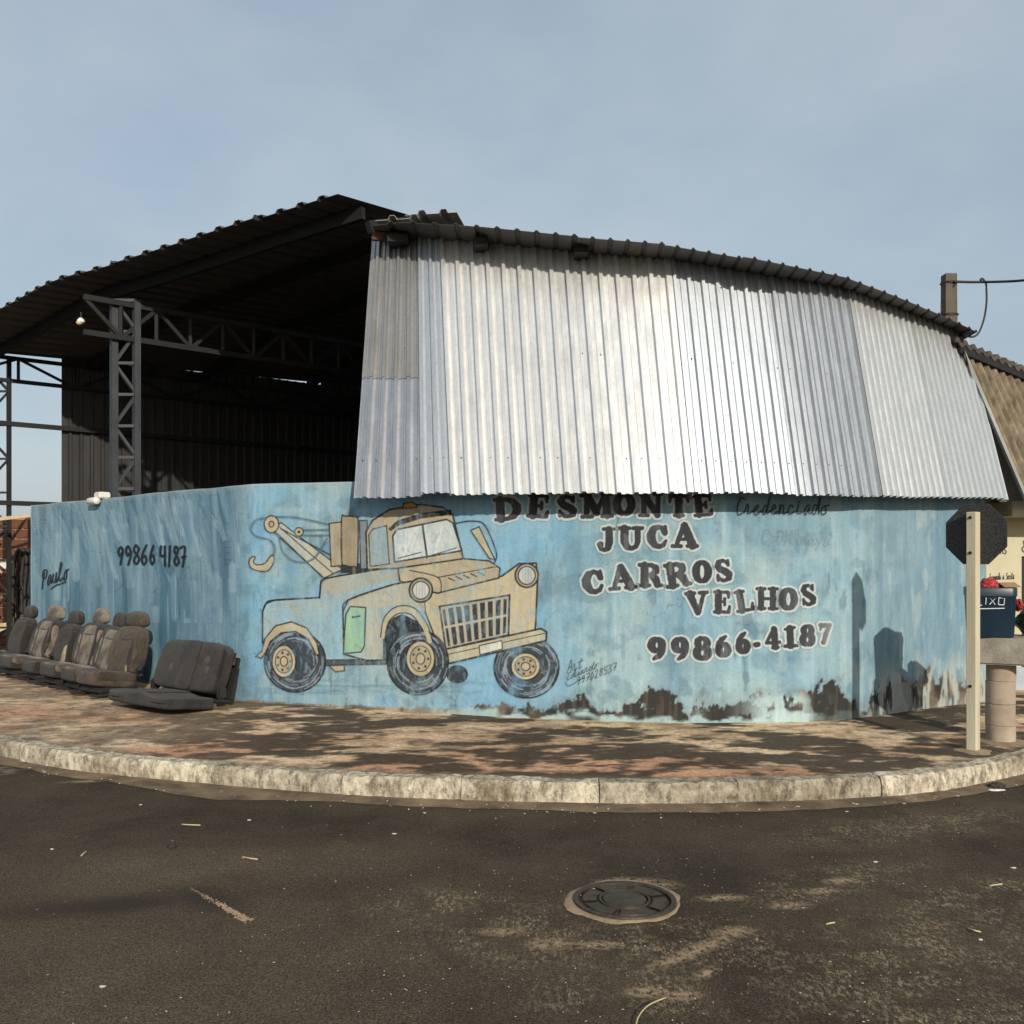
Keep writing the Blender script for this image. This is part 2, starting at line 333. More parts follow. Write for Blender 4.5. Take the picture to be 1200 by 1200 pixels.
# ------------------------------------------------------------------ colour of the wall paint (linear albedo), by place on the wall
_stain = [(285, 3), (400, 4), (450, 7), (540, 12), (560, 26), (600, 22), (640, 20), (672, 26), (684, 33), (692, 20), (725, 12), (735, 20), (748, 24), (765, 40), (785, 32), (800, 22), (808, 3), (813, 26), (850, 20), (892, 30), (900, 36), (945, 36), (951, 46), (985, 48), (1001, 30), (1006, 6), (1016, 5), (1022, 26), (1036, 42), (1050, 40), (1070, 34), (1090, 46), (1120, 40), (1157, 30)]
_dark = [(285, .1), (540, .2), (560, .35), (672, .5), (690, .85), (730, 1), (760, 1), (800, .95), (815, .85), (850, .7), (880, .6), (900, .4), (945, .35), (952, .5), (1000, .75), (1020, .9), (1045, .8), (1060, .4), (1157, .35)]
def wall_col(px, z):
    px = np.asarray(px, float); z = np.asarray(z, float); s = arc(px); h = (z-ZB)*118.0
    left = 1-sst(262, 296, px); right = sst(985, 1050, px)
    c = np.empty(px.shape+(3,)); c[:] = (.285, .405, .435)
    big = fbm(s*1.1, z*1.3, 4, 1); stk = fbm(s*7, z*.55, 4, 2); stk2 = fbm(s*16, z*.9, 3, 3); bl = fbm(s*3, z*3, 5, 4)
    c = mixc(c, (.20, .36, .46), sst(.46, .72, big)*.65)
    c = mixc(c, (.40, .52, .52), sst(.5, .75, fbm(s*1.7, z*.8, 4, 5))*.55)
    c = mixc(c, (.15, .28, .35), sst(.52, .74, stk)*.50)
    c = mixc(c, (.47, .57, .58), sst(.56, .78, stk2)*.32)
    c = mixc(c, (.13, .25, .33), sst(.60, .74, bl)*.45)
    c = mixc(c, (.10, .15, .18), sst(.66, .74, fbm(s*11, z*4, 4, 8))*.5)
    mot = fbm(s*13, z*11, 4, 16); c = c*(.86+.28*mot)[..., None]; c = mixc(c, (.12, .21, .26), sst(.60, .72, fbm(s*5, z*7, 5, 17))*.45); c = mixc(c, (.40, .47, .46), sst(.60, .72, fbm(s*6, z*5, 5, 18))*.4)
    # bluer blotches round the truck and beneath the lettering
    blu = sst(280, 300, px)*(1-sst(600, 720, px))
    c = mixc(c, (.22, .44, .60), blu*sst(.40, .64, fbm(s*1.9, z*2.1, 4, 9))*.60)
    c = mixc(c, (.17, .36, .55), blu*sst(.58, .72, fbm(s*5, z*5, 4, 19))*.45)
    gr = np.exp(-((px-800)/14)**2)*sst(40, 110, h)*(1-sst(120, 170, h))+np.exp(-((px-795)/26)**2)*np.exp(-((h-55)/26)**2)
    c = mixc(c, (.17, .29, .36), np.clip(gr, 0, 1)*.55)
    pt = np.exp(-((px-925)/46)**2)*np.exp(-((h-205)/28)**2); c = mixc(c, (.17, .29, .35), np.clip(pt*1.3, 0, 1)*(.45+.5*bl))
    # right hand part: greyer blue with pale drips
    c = mixc(c, (.19, .29, .345), right*.72)
    c = mixc(c, (.40, .46, .44), right*sst(.59, .66, fbm(s*12, z*3.4, 6, 12))*.5)
    c = mixc(c, (.13, .24, .30), right*sst(.55, .70, fbm(s*8, z*.5, 3, 13))*.5)
    # left face: swept brush marks over, runs below
    sw = fbm(s*2.2+z*1.25+.25*np.sin(z*3), z*.35-s*.1, 4, 21); rn = fbm(s*5.5, z*.35, 4, 22)
    lc = np.empty_like(c); lc[:] = (.215, .365, .45)
    lc = mixc(lc, (.36, .52, .59), sst(.48, .70, sw)*.70)
    lc = mixc(lc, (.10, .225, .315), sst(.46, .32, sw)*.85)
    edge = np.exp(-((np.mod(sw*9, 1)-.5)/.09)**2); up = sst(1.25, 1.7, z+.25*np.sin(s*2))
    lc = mixc(lc, (.46, .60, .65), edge*up*.55)
    ed2 = np.exp(-((np.mod(sw*9+.13, 1)-.5)/.06)**2); lc = mixc(lc, (.08, .17, .24), ed2*up*.55)
    lc = mixc(lc, (.085, .205, .28), (1-up)*sst(.50, .68, rn)*.80*sst(300, 40, px)/1.0)
    lc = mixc(lc, (.31, .46, .53), (1-up)*sst(.52, .70, fbm(s*8, z*.4, 3, 23))*.5)
    lc = mixc(lc, (.07, .17, .23), sst(.56, .70, fbm(s*4, z*1.4, 5, 24))*.45)
    lc = mixc(lc, (.14, .27, .40), sst(.5, .7, fbm(s*2.6, z*2.4, 4, 25))*sst(170, 250, px)*.6)
    dk = np.exp(-((px-262)/7)**2)*sst(1.05, 1.3, z); lc = mixc(lc, (.10, .20, .27), dk*.6)
    c = c*(1-left[..., None])+lc*left[..., None]
    c = c*np.array((.86, .91, .94))*(1-.20*left)[..., None]
    # thin hairline cracks
    cr = np.exp(-((np.abs(fbm(s*2.3, z*2.3, 4, 31)-.5))/.0035)**2)*sst(.5, .62, fbm(s*.9, z*.9, 2, 32)); c = mixc(c, (.07, .09, .10), cr*.55)
    # dirt line under the coping
    c = mixc(c, (.30, .36, .36), sst(2.26, 2.33, z)*.55)
    # peeled and mouldy base
    hs = ip(px, _stain)*(.80-.28*sst(700, 640, px)); dk = ip(px, _dark)
    rag = (fbm(s*7, z*8, 7, 41)-.5)*36+(fbm(s*34, z*24, 4, 42)-.5)*18
    m = sst(-1.2, 1.2, hs+rag*np.clip(hs/22, .15, 1.0)-h)
    brown = mixc(mixc(np.zeros_like(c)+(.19, .145, .105), (.32, .26, .20), sst(.42, .66, fbm(s*8, z*6, 4, 43))), (.026, .020, .016), sst(.34, .56, dk*.72+.55*fbm(s*6, z*6, 4, 44)-.08))
    br2 = mixc(brown, (.09, .07, .05), sst(.5, .7, fbm(s*22, z*2, 3, 45))*.6)
    c = c*(1-(m*.97)[..., None])+br2*(m*.97)[..., None]
    c = mixc(c, (.16, .145, .125), sst(0, 14, hs+rag+14-h)*(1-m)*.35*sst(540, 700, px))
    keep = sst(3.0, -2.0, h-(4.5+(fbm(s*7, z*12, 4, 46)-.5)*26+11*np.exp(-((px-922)/26)**2)+3*np.exp(-((px-790)/20)**2)))*sst(.35, .5, fbm(s*4, z*6, 3, 47)+.12)
    c = mixc(c, (.36, .50, .50), keep*.85*sst(470, 560, px)*(1-sst(945, 956, px)*.85))
    pch = sst(.47, .55, fbm(s*12, z*10, 4, 48))*np.exp(-((px-915)/32)**2)*sst(34, 20, h); c = mixc(c, (.40, .52, .52), np.clip(pch*1.4, 0, 1)*.9)
    c = mixc(c, (.40, .43, .39), right*sst(70, 25, h)*sst(.46, .56, fbm(s*14, z*3.2, 4, 49))*.8)
    gp = sst(1046, 1051, px)*(1-sst(1064, 1071, px))*sst(34, 30, h); c = mixc(c, (.27, .28, .26), gp*.75)
    return np.clip(c, .01, .9)

# wall body
pxs = np.concatenate([np.arange(36, 1157.1, 1.25)]); nz_ = 175
zz = ZB-.12+(ZT-ZB+.12)*np.linspace(0, 1, nz_)
PX, ZZ = np.meshgrid(pxs, zz, indexing='ij')
topw = .012*(fbm(arc(PX)*1.3, 0*PX, 3, 60)-.5)*sst(2.2, 2.33, ZZ)*2
lump = .012*(fbm(arc(PX)*1.6, ZZ*1.6, 3, 61)-.5)
pp = plan(PX); nn = wn(PX)
V = np.stack([pp[..., 0]+nn[..., 0]*lump, pp[..., 1]+nn[..., 1]*lump, ZZ+topw], -1).reshape(-1, 3)
I = np.arange(len(pxs)*nz_).reshape(len(pxs), nz_)
Q = np.stack([I[:-1, :-1], I[1:, :-1], I[1:, 1:], I[:-1, 1:]], -1).reshape(-1, 4)
C = wall_col(PX, ZZ).reshape(-1, 3)
# back, coping and ends
k0 = len(V); bk = plan(pxs)-wn(pxs)*.16
Vb = np.concatenate([np.column_stack([bk, np.full(len(pxs), ZB-.12)]), np.column_stack([bk, np.full(len(pxs), ZT)])])
L = len(pxs); extra = []
for i in range(L-1):
    extra.append((k0+i, k0+L+i, k0+L+i+1, k0+i+1)); extra.append((I[i, -1], I[i+1, -1], k0+L+i+1, k0+L+i))
for i in (0, L-1):
    for j in range(nz_-1):
        pass
extra = np.array(extra)
wall = thing('painted_wall', 'long curved blue painted wall with lettering and a tow truck mural below the metal sheets', 'wall', (float(pp[600, 0, 0]), float(pp[600, 0, 1]), ZB))
def endface(i):
    ring = [int(I[i, j]) for j in range(nz_)]+[k0+L+i, k0+i]; return ring
VV = np.concatenate([V, Vb]); CC = np.concatenate([C, np.full((len(Vb), 3), (.24, .33, .37))])
allf = Q.tolist()+extra.tolist()+[endface(0)[::-1], endface(L-1)]
kid(obj('wall_body', VV, allf, M_wall, None, True, CC), wall)
wall.children[0].data.polygons.foreach_set('use_smooth', np.array([True]*len(Q)+[False]*(len(allf)-len(Q))))

# ------------------------------------------------------------------ painting on the wall: shapes rasterised into coloured cells of real paint
class Canvas:
    def __init__(s, x0, y0, x1, y1, step=.6):
        s.xs = np.arange(x0, x1+step, step); s.ys = np.arange(y0, y1+step, step)
        s.X, s.Y = np.meshgrid(s.xs, s.ys, indexing='ij'); s.step = step
        s.lw = 1.0; s.A = np.zeros(s.X.shape); z = EYE-(s.Y-HY)/F*wY(s.X); s.z = z; s.c = wall_col(s.X, np.clip(z, ZB, ZT)); s.s = arc(s.X)
    def _win(s, pts, pad):
        pts = np.asarray(pts); a = np.searchsorted(s.xs, pts[:, 0].min()-pad); b = np.searchsorted(s.xs, pts[:, 0].max()+pad)
        c = np.searchsorted(s.ys, pts[:, 1].min()-pad); d = np.searchsorted(s.ys, pts[:, 1].max()+pad); return slice(a, b), slice(c, d)
    def put(s, w, al, col):
        al = np.clip(al, 0, 1)
        col = np.asarray(col, float); s.c[w] = s.c[w]*(1-al[..., None])+col*al[..., None]; s.A[w] = np.maximum(s.A[w], al)
    def segd(s, w, pts, rad, closed=False):
        X, Y = s.X[w], s.Y[w]; d = np.full(X.shape, 1e9); pts = [np.asarray(p, float) for p in pts]; m = len(pts)
        rr = list(rad) if hasattr(rad, '__len__') else [rad]*m
        for i in range(m if closed else m-1):
            a, b = pts[i], pts[(i+1) % m]; v = b-a; l2 = max(v@v, 1e-9)
            t = np.clip(((X-a[0])*v[0]+(Y-a[1])*v[1])/l2, 0, 1)
            d = np.minimum(d, np.hypot(X-a[0]-t*v[0], Y-a[1]-t*v[1])-(rr[i]+(rr[(i+1) % m]-rr[i])*t))
        return d
    def tex(s, w, amp, sd=0, fx=9, fz=1.2):
        return 1+amp*(fbm(s.s[w]*fx, s.z[w]*fz, 4, sd)-.5)*2+amp*.6*(fbm(s.s[w]*14, s.z[w]*14, 3, sd+5)-.5)*2
    def stroke(s, pts, width, col=(.018, .019, .024), al=.95, smooth=True, closed=False, aa=.6):
        if smooth and len(pts) > 2: pts = catmull(pts, 6, closed)
        width *= s.lw; w = s._win(pts, width+2); d = s.segd(w, pts, width/2, closed); s.put(w, np.clip(.5-d/aa, 0, 1)*al, col)
    def poly(s, pts, col, line=1.2, al=.95, smooth=False, tex=.18, sd=0, lcol=(.018, .019, .024), grad=None, n=6):
        if smooth: pts = catmull(pts, n, True)
        line *= s.lw
        pts = [np.asarray(p, float) for p in pts]
        w = s._win(pts, line+2); X, Y = s.X[w], s.Y[w]; ins = np.zeros(X.shape, bool); m = len(pts)
        for i in range(m):
            a, b = pts[i], pts[(i+1) % m]
            if a[1] == b[1]: continue
            ins ^= ((a[1] > Y) != (b[1] > Y)) & (X < (b[0]-a[0])*(Y-a[1])/(b[1]-a[1])+a[0])
        d = s.segd(w, pts, 0, True); sd_ = np.where(ins, -d, d)
        base = np.asarray(col, float)*s.tex(w, tex, sd)[..., None]
        if grad is not None:
            f = np.clip(fbm(s.s[w]*2.2, s.z[w]*2.2, 4, sd+70)*1.6-.35, 0, 1)[..., None]; base = base*(1-f)+np.asarray(grad)*f
        s.put(w, np.clip(.5-sd_/.6, 0, 1)*al, base)
        if line: s.put(w, np.clip(.5-(d-line/2)/.6, 0, 1)*.95, lcol)
    def ell(s, cx, cy, rx, ry, col, line=1.2, rot=0, **k):
        a = np.linspace(0, 2*math.pi, 30, endpoint=False); c, n = math.cos(rot), math.sin(rot)
        s.poly([(cx+rx*math.cos(t)*c-ry*math.sin(t)*n, cy+rx*math.cos(t)*n+ry*math.sin(t)*c) for t in a], col, line, **k)
    def weather(s, n, seed, cols):
        r = np.random.default_rng(seed); ins = np.argwhere(s.A > .5)
        for k in range(n):
            i, j = ins[r.integers(len(ins))]; x, y = s.xs[i], s.ys[j]; l = r.uniform(4, 16); a = r.normal(1.2, .5)
            w = s._win([(x, y), (x+l*math.cos(a), y+l*math.sin(a))], 5); d = s.segd(w, [(x, y), (x+l*math.cos(a), y+l*math.sin(a))], r.uniform(.3, 1.8))
            al = np.clip(.5-d/1.2, 0, 1)*r.uniform(.08, .26)*(s.A[w] > .5); cc = np.asarray(cols[k % len(cols)]); s.c[w] = s.c[w]*(1-al[..., None])+cc*al[..., None]
        m = (sst(.56, .72, fbm(s.s*9, s.z*5, 5, 71))*.28+sst(.62, .70, fbm(s.s*30, s.z*14, 3, 72))*.22)*(s.A > 0)
        base = wall_col(s.X, np.clip(s.z, ZB, ZT)); s.c = s.c*(1-m[..., None])+base*m[..., None]
    def build(s, name, label=None, off=.0035):
        keep = (s.A > .02) & (s.z < ZT-.018) & (s.z > ZB)
        cell = keep[:-1, :-1] | keep[1:, :-1] | keep[1:, 1:] | keep[:-1, 1:]
        ii, jj = np.nonzero(cell); nx, ny = s.X.shape; idx = np.arange(nx*ny).reshape(nx, ny)
        q = np.stack([idx[ii, jj+1], idx[ii+1, jj+1], idx[ii+1, jj], idx[ii, jj]], -1)
        used, inv = np.unique(q, return_inverse=True); X, Y = s.X.ravel()[used], s.Y.ravel()[used]
        p = plan(X); n = wn(X); z = EYE-(Y-HY)/F*wY(X); lump = .012*(fbm(arc(X)*1.6, z*1.6, 3, 61)-.5)+off
        v = np.stack([p[:, 0]+n[:, 0]*lump, p[:, 1]+n[:, 1]*lump, z], -1)
        o = obj(name, v, inv.reshape(-1, 4), M_wall, None, True, s.c.reshape(-1, 3)[used]); kid(o, wall)
        if label: o['label'] = label
        return o

# fat slab letters: strokes (points, radii) in a unit box, y down
def arcp(cx, cy, rx, ry, a0, a1, n=14): return [(cx+rx*math.cos(math.radians(a)), cy+ry*math.sin(math.radians(a))) for a in np.linspace(a0, a1, n)]
def ring(cx, cy, rx, ry, thick, thin):
    p = arcp(cx, cy, rx, ry, 0, 360, 29); return (p, [thin+(thick-thin)*abs(math.cos(math.radians(a))) for a in np.linspace(0, 360, 29)])
def sf(x0, x1, y, r=.065): return ([(x0, y), (x1, y)], [r, r])
G = {
 'D': [([(.24, .1), (.24, .9)], [.145]*2), sf(.05, .4, .07), sf(.05, .4, .93), ([(.24, .08), (.5, .08), (.72, .2), (.84, .42), (.84, .58), (.72, .8), (.5, .92), (.24, .92)], [.07, .075, .11, .15, .15, .11, .075, .07])],
 'E': [([(.27, .1), (.27, .9)], [.145]*2), sf(.06, .8, .07), sf(.06, .84, .93, .07), ([(.82, .1), (.84, .3)], [.08, .05]), ([(.90, .70), (.84, .9)], [.05, .09]), ([(.3, .49), (.6, .49)], [.06]*2), ([(.62, .36), (.62, .62)], [.06]*2)],
 'S': [([(.78, .30), (.70, .14), (.5, .07), (.28, .13), (.2, .29), (.32, .43), (.6, .55), (.8, .68), (.78, .84), (.6, .93), (.4, .93), (.22, .82), (.17, .68)], [.05, .08, .075, .11, .13, .14, .15, .14, .12, .075, .075, .08, .05]), ([(.80, .08), (.80, .30)], [.055]*2), ([(.16, .70), (.16, .92)], [.055]*2)],
 'M': [([(.2, .1), (.17, .9)], [.09, .09]), sf(.02, .3, .07), sf(.02, .34, .93), ([(.22, .1), (.5, .78)], [.13, .12]), ([(.5, .78), (.78, .1)], [.07, .09]), ([(.8, .1), (.84, .9)], [.13]*2), sf(.72, .97, .07), sf(.68, 1.0, .93)],
 'O': [ring(.5, .5, .34, .42, .165, .085)],
 'N': [([(.2, .1), (.2, .9)], [.09]*2), sf(.04, .3, .07), sf(.04, .38, .93), ([(.2, .1), (.8, .92)], [.13, .11]), ([(.82, .1), (.82, .92)], [.085]*2), sf(.66, .98, .07)],
 'T': [([(.5, .1), (.5, .9)], [.15]*2), sf(.1, .9, .08, .08), sf(.3, .7, .93), ([(.1, .1), (.07, .34)], [.07, .05]), ([(.9, .1), (.93, .34)], [.07, .05])],
 'J': [([(.66, .1), (.66, .62), (.58, .84), (.4, .92), (.22, .86), (.17, .70)], [.15, .15, .12, .08, .09, .13]), sf(.34, .94, .07)],
 'U': [([(.26, .1), (.26, .62), (.36, .86), (.54, .92), (.70, .84), (.78, .62), (.78, .1)], [.14, .14, .11, .08, .08, .1, .1]), sf(.06, .46, .07), sf(.60, .96, .07)],
 'C': [([(.80, .34), (.72, .15), (.52, .075), (.30, .18), (.19, .42), (.21, .62), (.34, .84), (.54, .925), (.74, .85), (.85, .68)], [.10, .09, .08, .13, .165, .165, .12, .08, .08, .06]), ([(.82, .08), (.82, .34)], [.06, .1])],
 'A': [([(.47, .08), (.18, .9)], [.09, .075]), ([(.5, .08), (.82, .9)], [.13, .15]), ([(.28, .64), (.7, .64)], [.055]*2), sf(.03, .36, .93), sf(.62, .99, .93)],
 'R': [([(.26, .1), (.26, .9)], [.14]*2), sf(.06, .4, .07), sf(.05, .46, .93), ([(.26, .08), (.56, .08), (.74, .2), (.74, .34), (.56, .47), (.3, .48)], [.07, .075, .12, .12, .075, .06]), ([(.54, .5), (.72, .66), (.80, .9)], [.11, .14, .12]), sf(.74, .98, .93)],
 'V': [([(.2, .1), (.5, .9)], [.145, .1]), ([(.82, .1), (.54, .88)], [.075, .08]), sf(.02, .4, .07), sf(.64, .98, .07)],
 'L': [([(.30, .1), (.30, .9)], [.145]*2), sf(.08, .52, .07), sf(.08, .84, .93), ([(.90, .66), (.86, .9)], [.055, .09])],
 'H': [([(.22, .1), (.22, .9)], [.125]*2), ([(.78, .1), (.78, .9)], [.125]*2), ([(.2, .5), (.8, .5)], [.06]*2), sf(.03, .4, .07), sf(.03, .4, .93), sf(.6, .97, .07), sf(.6, .97, .93)],
 '9': [ring(.48, .33, .28, .25, .17, .09), ([(.80, .36), (.76, .6), (.60, .8), (.34, .93)], [.14, .14, .12, .07])],
 '6': [ring(.5, .67, .28, .25, .17, .09), ([(.2, .64), (.24, .4), (.40, .2), (.64, .07)], [.14, .14, .12, .07])],
 '8': [ring(.5, .28, .25, .21, .15, .075), ring(.5, .70, .30, .23, .17, .085)],
 '4': [([(.62, .08), (.1, .66)], [.08, .07]), ([(.1, .69), (.94, .69)], [.075]*2), ([(.64, .1), (.64, .9)], [.15]*2), sf(.46, .84, .93)],
 '1': [([(.52, .1), (.52, .9)], [.17]*2), sf(.12, .92, .92, .08), ([(.5, .1), (.2, .13)], [.1, .06]), ([(.52, .08), (.84, .06)], [.08, .06])],
 '7': [([(.12, .13), (.86, .1)], [.12, .12]), ([(.14, .1), (.12, .34)], [.08, .05]), ([(.86, .12), (.62, .5), (.46, .92)], [.11, .12, .12])],
 '-': [([(.3, .5), (.7, .46)], [.34, .34])],
}
LET = [('D', 579, 611, 583, 610, -4), ('E', 618, 645, 579, 607, 4), ('S', 652, 677, 580, 607, 0), ('M', 681, 717, 578, 607, -2), ('O', 719, 744, 578, 604, 0), ('N', 749, 776, 577, 606, 0), ('T', 783, 808, 579, 606, 0), ('E', 812, 836, 579, 605, -5),
 ('J', 700, 721, 618, 647, 0), ('U', 724, 754, 617, 645, 0), ('C', 758, 784, 615, 643, 0), ('A', 787, 817, 614, 642, 0),
 ('C', 682, 709, 668, 696, -4), ('A', 713, 744, 663, 691, -5), ('R', 748, 776, 660, 688, 0), ('R', 779, 808, 659, 688, -9), ('O', 812, 833, 657, 683, 0), ('S', 837, 858, 655, 682, -5),
 ('V', 804, 830, 693, 721, -4), ('E', 836, 857, 692, 719, 0), ('L', 861, 883, 691, 717, -9), ('H', 886, 911, 688, 715, 0), ('O', 913, 934, 689, 715, 0), ('S', 938, 956, 684, 710, -4),
 ('9', 759, 781, 747, 774, 0), ('9', 787, 808, 747, 774, -4), ('8', 812, 834, 746, 773, 0), ('6', 838, 857, 744, 770, 0), ('6', 862, 879, 740, 766, 0), ('-', 883, 890, 752, 759, 0), ('4', 896, 914, 735, 761, -4), ('1', 917, 934, 734, 759, -3), ('8', 937, 955, 732, 757, 0), ('7', 959, 973, 730, 755, 4)]
for k, (ch, x0, x1, y0, y1, rot) in enumerate(LET):
    cv = Canvas(x0-5, y0-5, x1+5, y1+5, .5); wd, hg = x1-x0, y1-y0; cx, cy = (x0+x1)/2, (y0+y1)/2
    ca, sa = math.cos(math.radians(rot)), math.sin(math.radians(rot)); wall_ = (slice(None), slice(None)); d = np.full(cv.X.shape, 1e9)
    for pts, rad in G[ch]:
        q = []
        for x, y in pts:
            u, v = (x-.5)*wd, (y-.5)*hg; q.append((cx+u*ca-v*sa, cy+u*sa+v*ca))
        sc = (wd*hg)**.5*(.93 if ch in 'MH' else 1)
        d = np.minimum(d, cv.segd(wall_, q, [r*sc*1.17+.25 for r in rad]))
    d = d+(fbm(cv.X*.35, cv.Y*.35, 2, k)-.5)*.9
    cv.put(wall_, np.clip(.5-(d-2.3)/.9, 0, 1)*(.72+.2*fbm(cv.X*.3, cv.Y*.3, 2, k+9)), (.50, .53, .50))
    tone = fbm(cv.s*10, cv.z*2.2, 4, 90+k); worn = .03 if ch != '7' else .4
    body = np.array((.027, .028, .035))*(.72+.6*tone)[..., None]+np.array((.03, .035, .04))*sst(.5, .75, tone)[..., None]
    cv.put(wall_, np.clip(.5-d/.7, 0, 1)*(.98-worn*tone-.28*sst(.64, .76, fbm(cv.s*16, cv.z*6, 4, k+33))*.5), body)
    cv.build('painted_letter', 'dark slab character %s with pale outline' % ('dash' if ch == '-' else ch))

# thin handwriting
H = {'9': [[(.8, .25), (.5, .05), (.2, .25), (.45, .5), (.78, .3), (.7, .6), (.5, 1)]], '8': [[(.75, .15), (.4, .02), (.2, .25), (.6, .5), (.8, .78), (.5, 1), (.2, .78), (.55, .45), (.78, .15)]],
 '6': [[(.7, .02), (.35, .35), (.2, .72), (.45, 1), (.75, .78), (.5, .52), (.25, .7)]], '4': [[(.25, .0), (.2, .5), (.8, .5)], [(.8, 0), (.75, 1)]], '1': [[(.5, .02), (.45, 1)]],
 '7': [[(.1, .05), (.8, .05), (.5, 1)], [(.3, .55), (.85, .5)]], '0': [[(.5, 0), (.2, .4), (.35, 1), (.75, .6), (.5, 0)]], '2': [[(.2, .2), (.55, 0), (.7, .3), (.2, 1), (.85, .95)]], '5': [[(.8, .02), (.3, .05), (.25, .45), (.7, .5), (.65, .95), (.2, .95)]],
 '3': [[(.2, .05), (.75, .1), (.4, .45), (.78, .75), (.2, 1)]],
 'P': [[(.35, .1), (.2, 1.15)], [(.05, .4), (.3, .02), (.8, .05), (.75, .45), (.3, .55)]], 'a': [[(.75, .5), (.4, .42), (.15, .75), (.35, 1), (.7, .6), (.72, .95), (1, .85)]], 'u': [[(.1, .45), (.15, .9), (.45, .95), (.7, .45), (.72, .95), (1, .85)]],
 'l': [[(0, .9), (.6, .1), (.4, -.1), (.25, .6), (.45, 1), (.9, .8)]], 'o': [[(.6, .45), (.2, .6), (.3, 1), (.7, .9), (.65, .5), (1, .45)]], 'C': [[(.85, .1), (.4, .02), (.08, .5), (.3, 1), (.95, .85)]], 'r': [[(0, .9), (.25, .4), (.45, .5), (.5, .95), (1, .8)]],
 'e': [[(0, .85), (.6, .6), (.4, .42), (.15, .75), (.4, 1), (1, .8)]], 'd': [[(.7, .5), (.3, .45), (.12, .85), (.5, .95), (.8, -.05), (.75, .9), (1, .85)]], 'n': [[(.1, .45), (.15, 1), (.4, .45), (.65, .55), (.7, .95), (1, .85)]], 'c': [[(.75, .5), (.35, .45), (.15, .8), (.45, 1), (1, .8)]],
 'i': [[(.3, .45), (.35, .95), (1, .82)], [(.35, .2), (.38, .24)]], 'A': [[(.1, 1), (.4, 0), (.6, .02), (.8, 1)], [(.2, .6), (.85, .55)]], 't': [[(.5, .05), (.4, .95), (.9, .85)], [(.05, .35), (1, .3)]],
 'E': [[(.8, .05), (.3, .1), (.5, .45), (.15, .7), (.5, 1), (.95, .85)]], 's': [[(.75, .45), (.3, .5), (.7, .8), (.2, 1)]], 'S': [[(.85, .1), (.35, .05), (.3, .4), (.75, .65), (.5, 1), (.1, .9)]], 'g': [[(.75, .5), (.3, .45), (.2, .85), (.7, .8), (.75, .5), (.7, 1.35), (.2, 1.3)]], 'x': [[(.1, .45), (.85, 1)], [(.85, .45), (.1, 1)]],
 'M': [[(.1, 1), (.15, 0), (.5, .7), (.85, 0), (.9, 1)]], 'm': [[(.05, .45), (.08, 1), (.3, .45), (.45, .95), (.6, .45), (.9, .95)]], 'y': [[(.1, .45), (.4, .85)], [(.85, .4), (.2, 1.4)]], 'D': [[(.1, 0), (.15, 1), (.8, .7), (.7, .15), (.1, 0)]],
 'L': [[(.2, 0), (.2, 1), (.9, 1)]], 'I': [[(.5, 0), (.5, 1)]], 'X': [[(.1, 0), (.9, 1)], [(.9, 0), (.1, 1)]], 'O': [[(.1, 0), (.9, .05), (.9, 1), (.1, .95), (.1, 0)]], ' ': [], '.': [[(.5, .95), (.55, 1)]]}
def script(text, x, y, cw, h, slope=0., slant=0., jit=.06):           # -> list of strokes in a plane, y down
    res = []; r = random.Random(len(text)*7+int(x))
    for i, ch in enumerate(text):
        for st in H[ch]:
            res.append([(x+(i+a)*cw-slant*(b-1)*h+r.uniform(-jit, jit)*cw, y+b*h+slope*(i+a)*cw+r.uniform(-jit, jit)*h*.6) for a, b in st])
    return res
def graffiti(name, label, strokes, width, box, al=.95, col=(.012, .012, .014)):
    cv = Canvas(*box, .5)
    for st in strokes: cv.stroke(st, width, col, al)
    return cv.build(name, label)
graffiti('painted_number', 'thin black handwritten phone number', script('99866', 137, 640, 9.3, 22, -.02, 0)+script('4187', 187, 640, 8.0, 23, .02), 3.0, (130, 632, 225, 670))
graffiti('painted_name', 'black cursive name with an underline', script('Paulo', 49, 669, 6.2, 19, -.32, .05)+[[(60, 690), (66, 686), (70, 685)], [(72, 684), (77, 682)]], 2.0, (44, 648, 84, 700))
graffiti('painted_word', 'faded cursive word under the sheets', script('Credenciado', 862, 584, 9.8, 19, .0, .12), 2.0, (855, 575, 980, 610), .9, (.02, .027, .03))
graffiti('painted_signature', 'small painter signature and number', script('Art', 664, 776, 6, 13, -.35, .2)+script('Eduardo', 663, 789, 5.3, 9, -.42, .25)+script('997028537', 675, 794, 5.3, 9, -.38, .1)+[[(663, 800), (666, 804), (674, 800), (684, 794)]], .95, (655, 755, 735, 812), .85)
cv = Canvas(880, 610, 985, 660, .6)
for st in script('CoDMAmaya', 892, 621, 9, 15, .04, .1): cv.stroke(st, 1.6, (.10, .15, .18), .42)
for q in range(16):
    a = 895+RNG.random()*80; b = 622+RNG.random()*18; cv.stroke([(a, b), (a+RNG.uniform(-8, 8), b+RNG.uniform(-3, 8))], 2.5, (.14, .22, .27), .35)
cv.build('painted_word', 'smudged illegible word painted over')
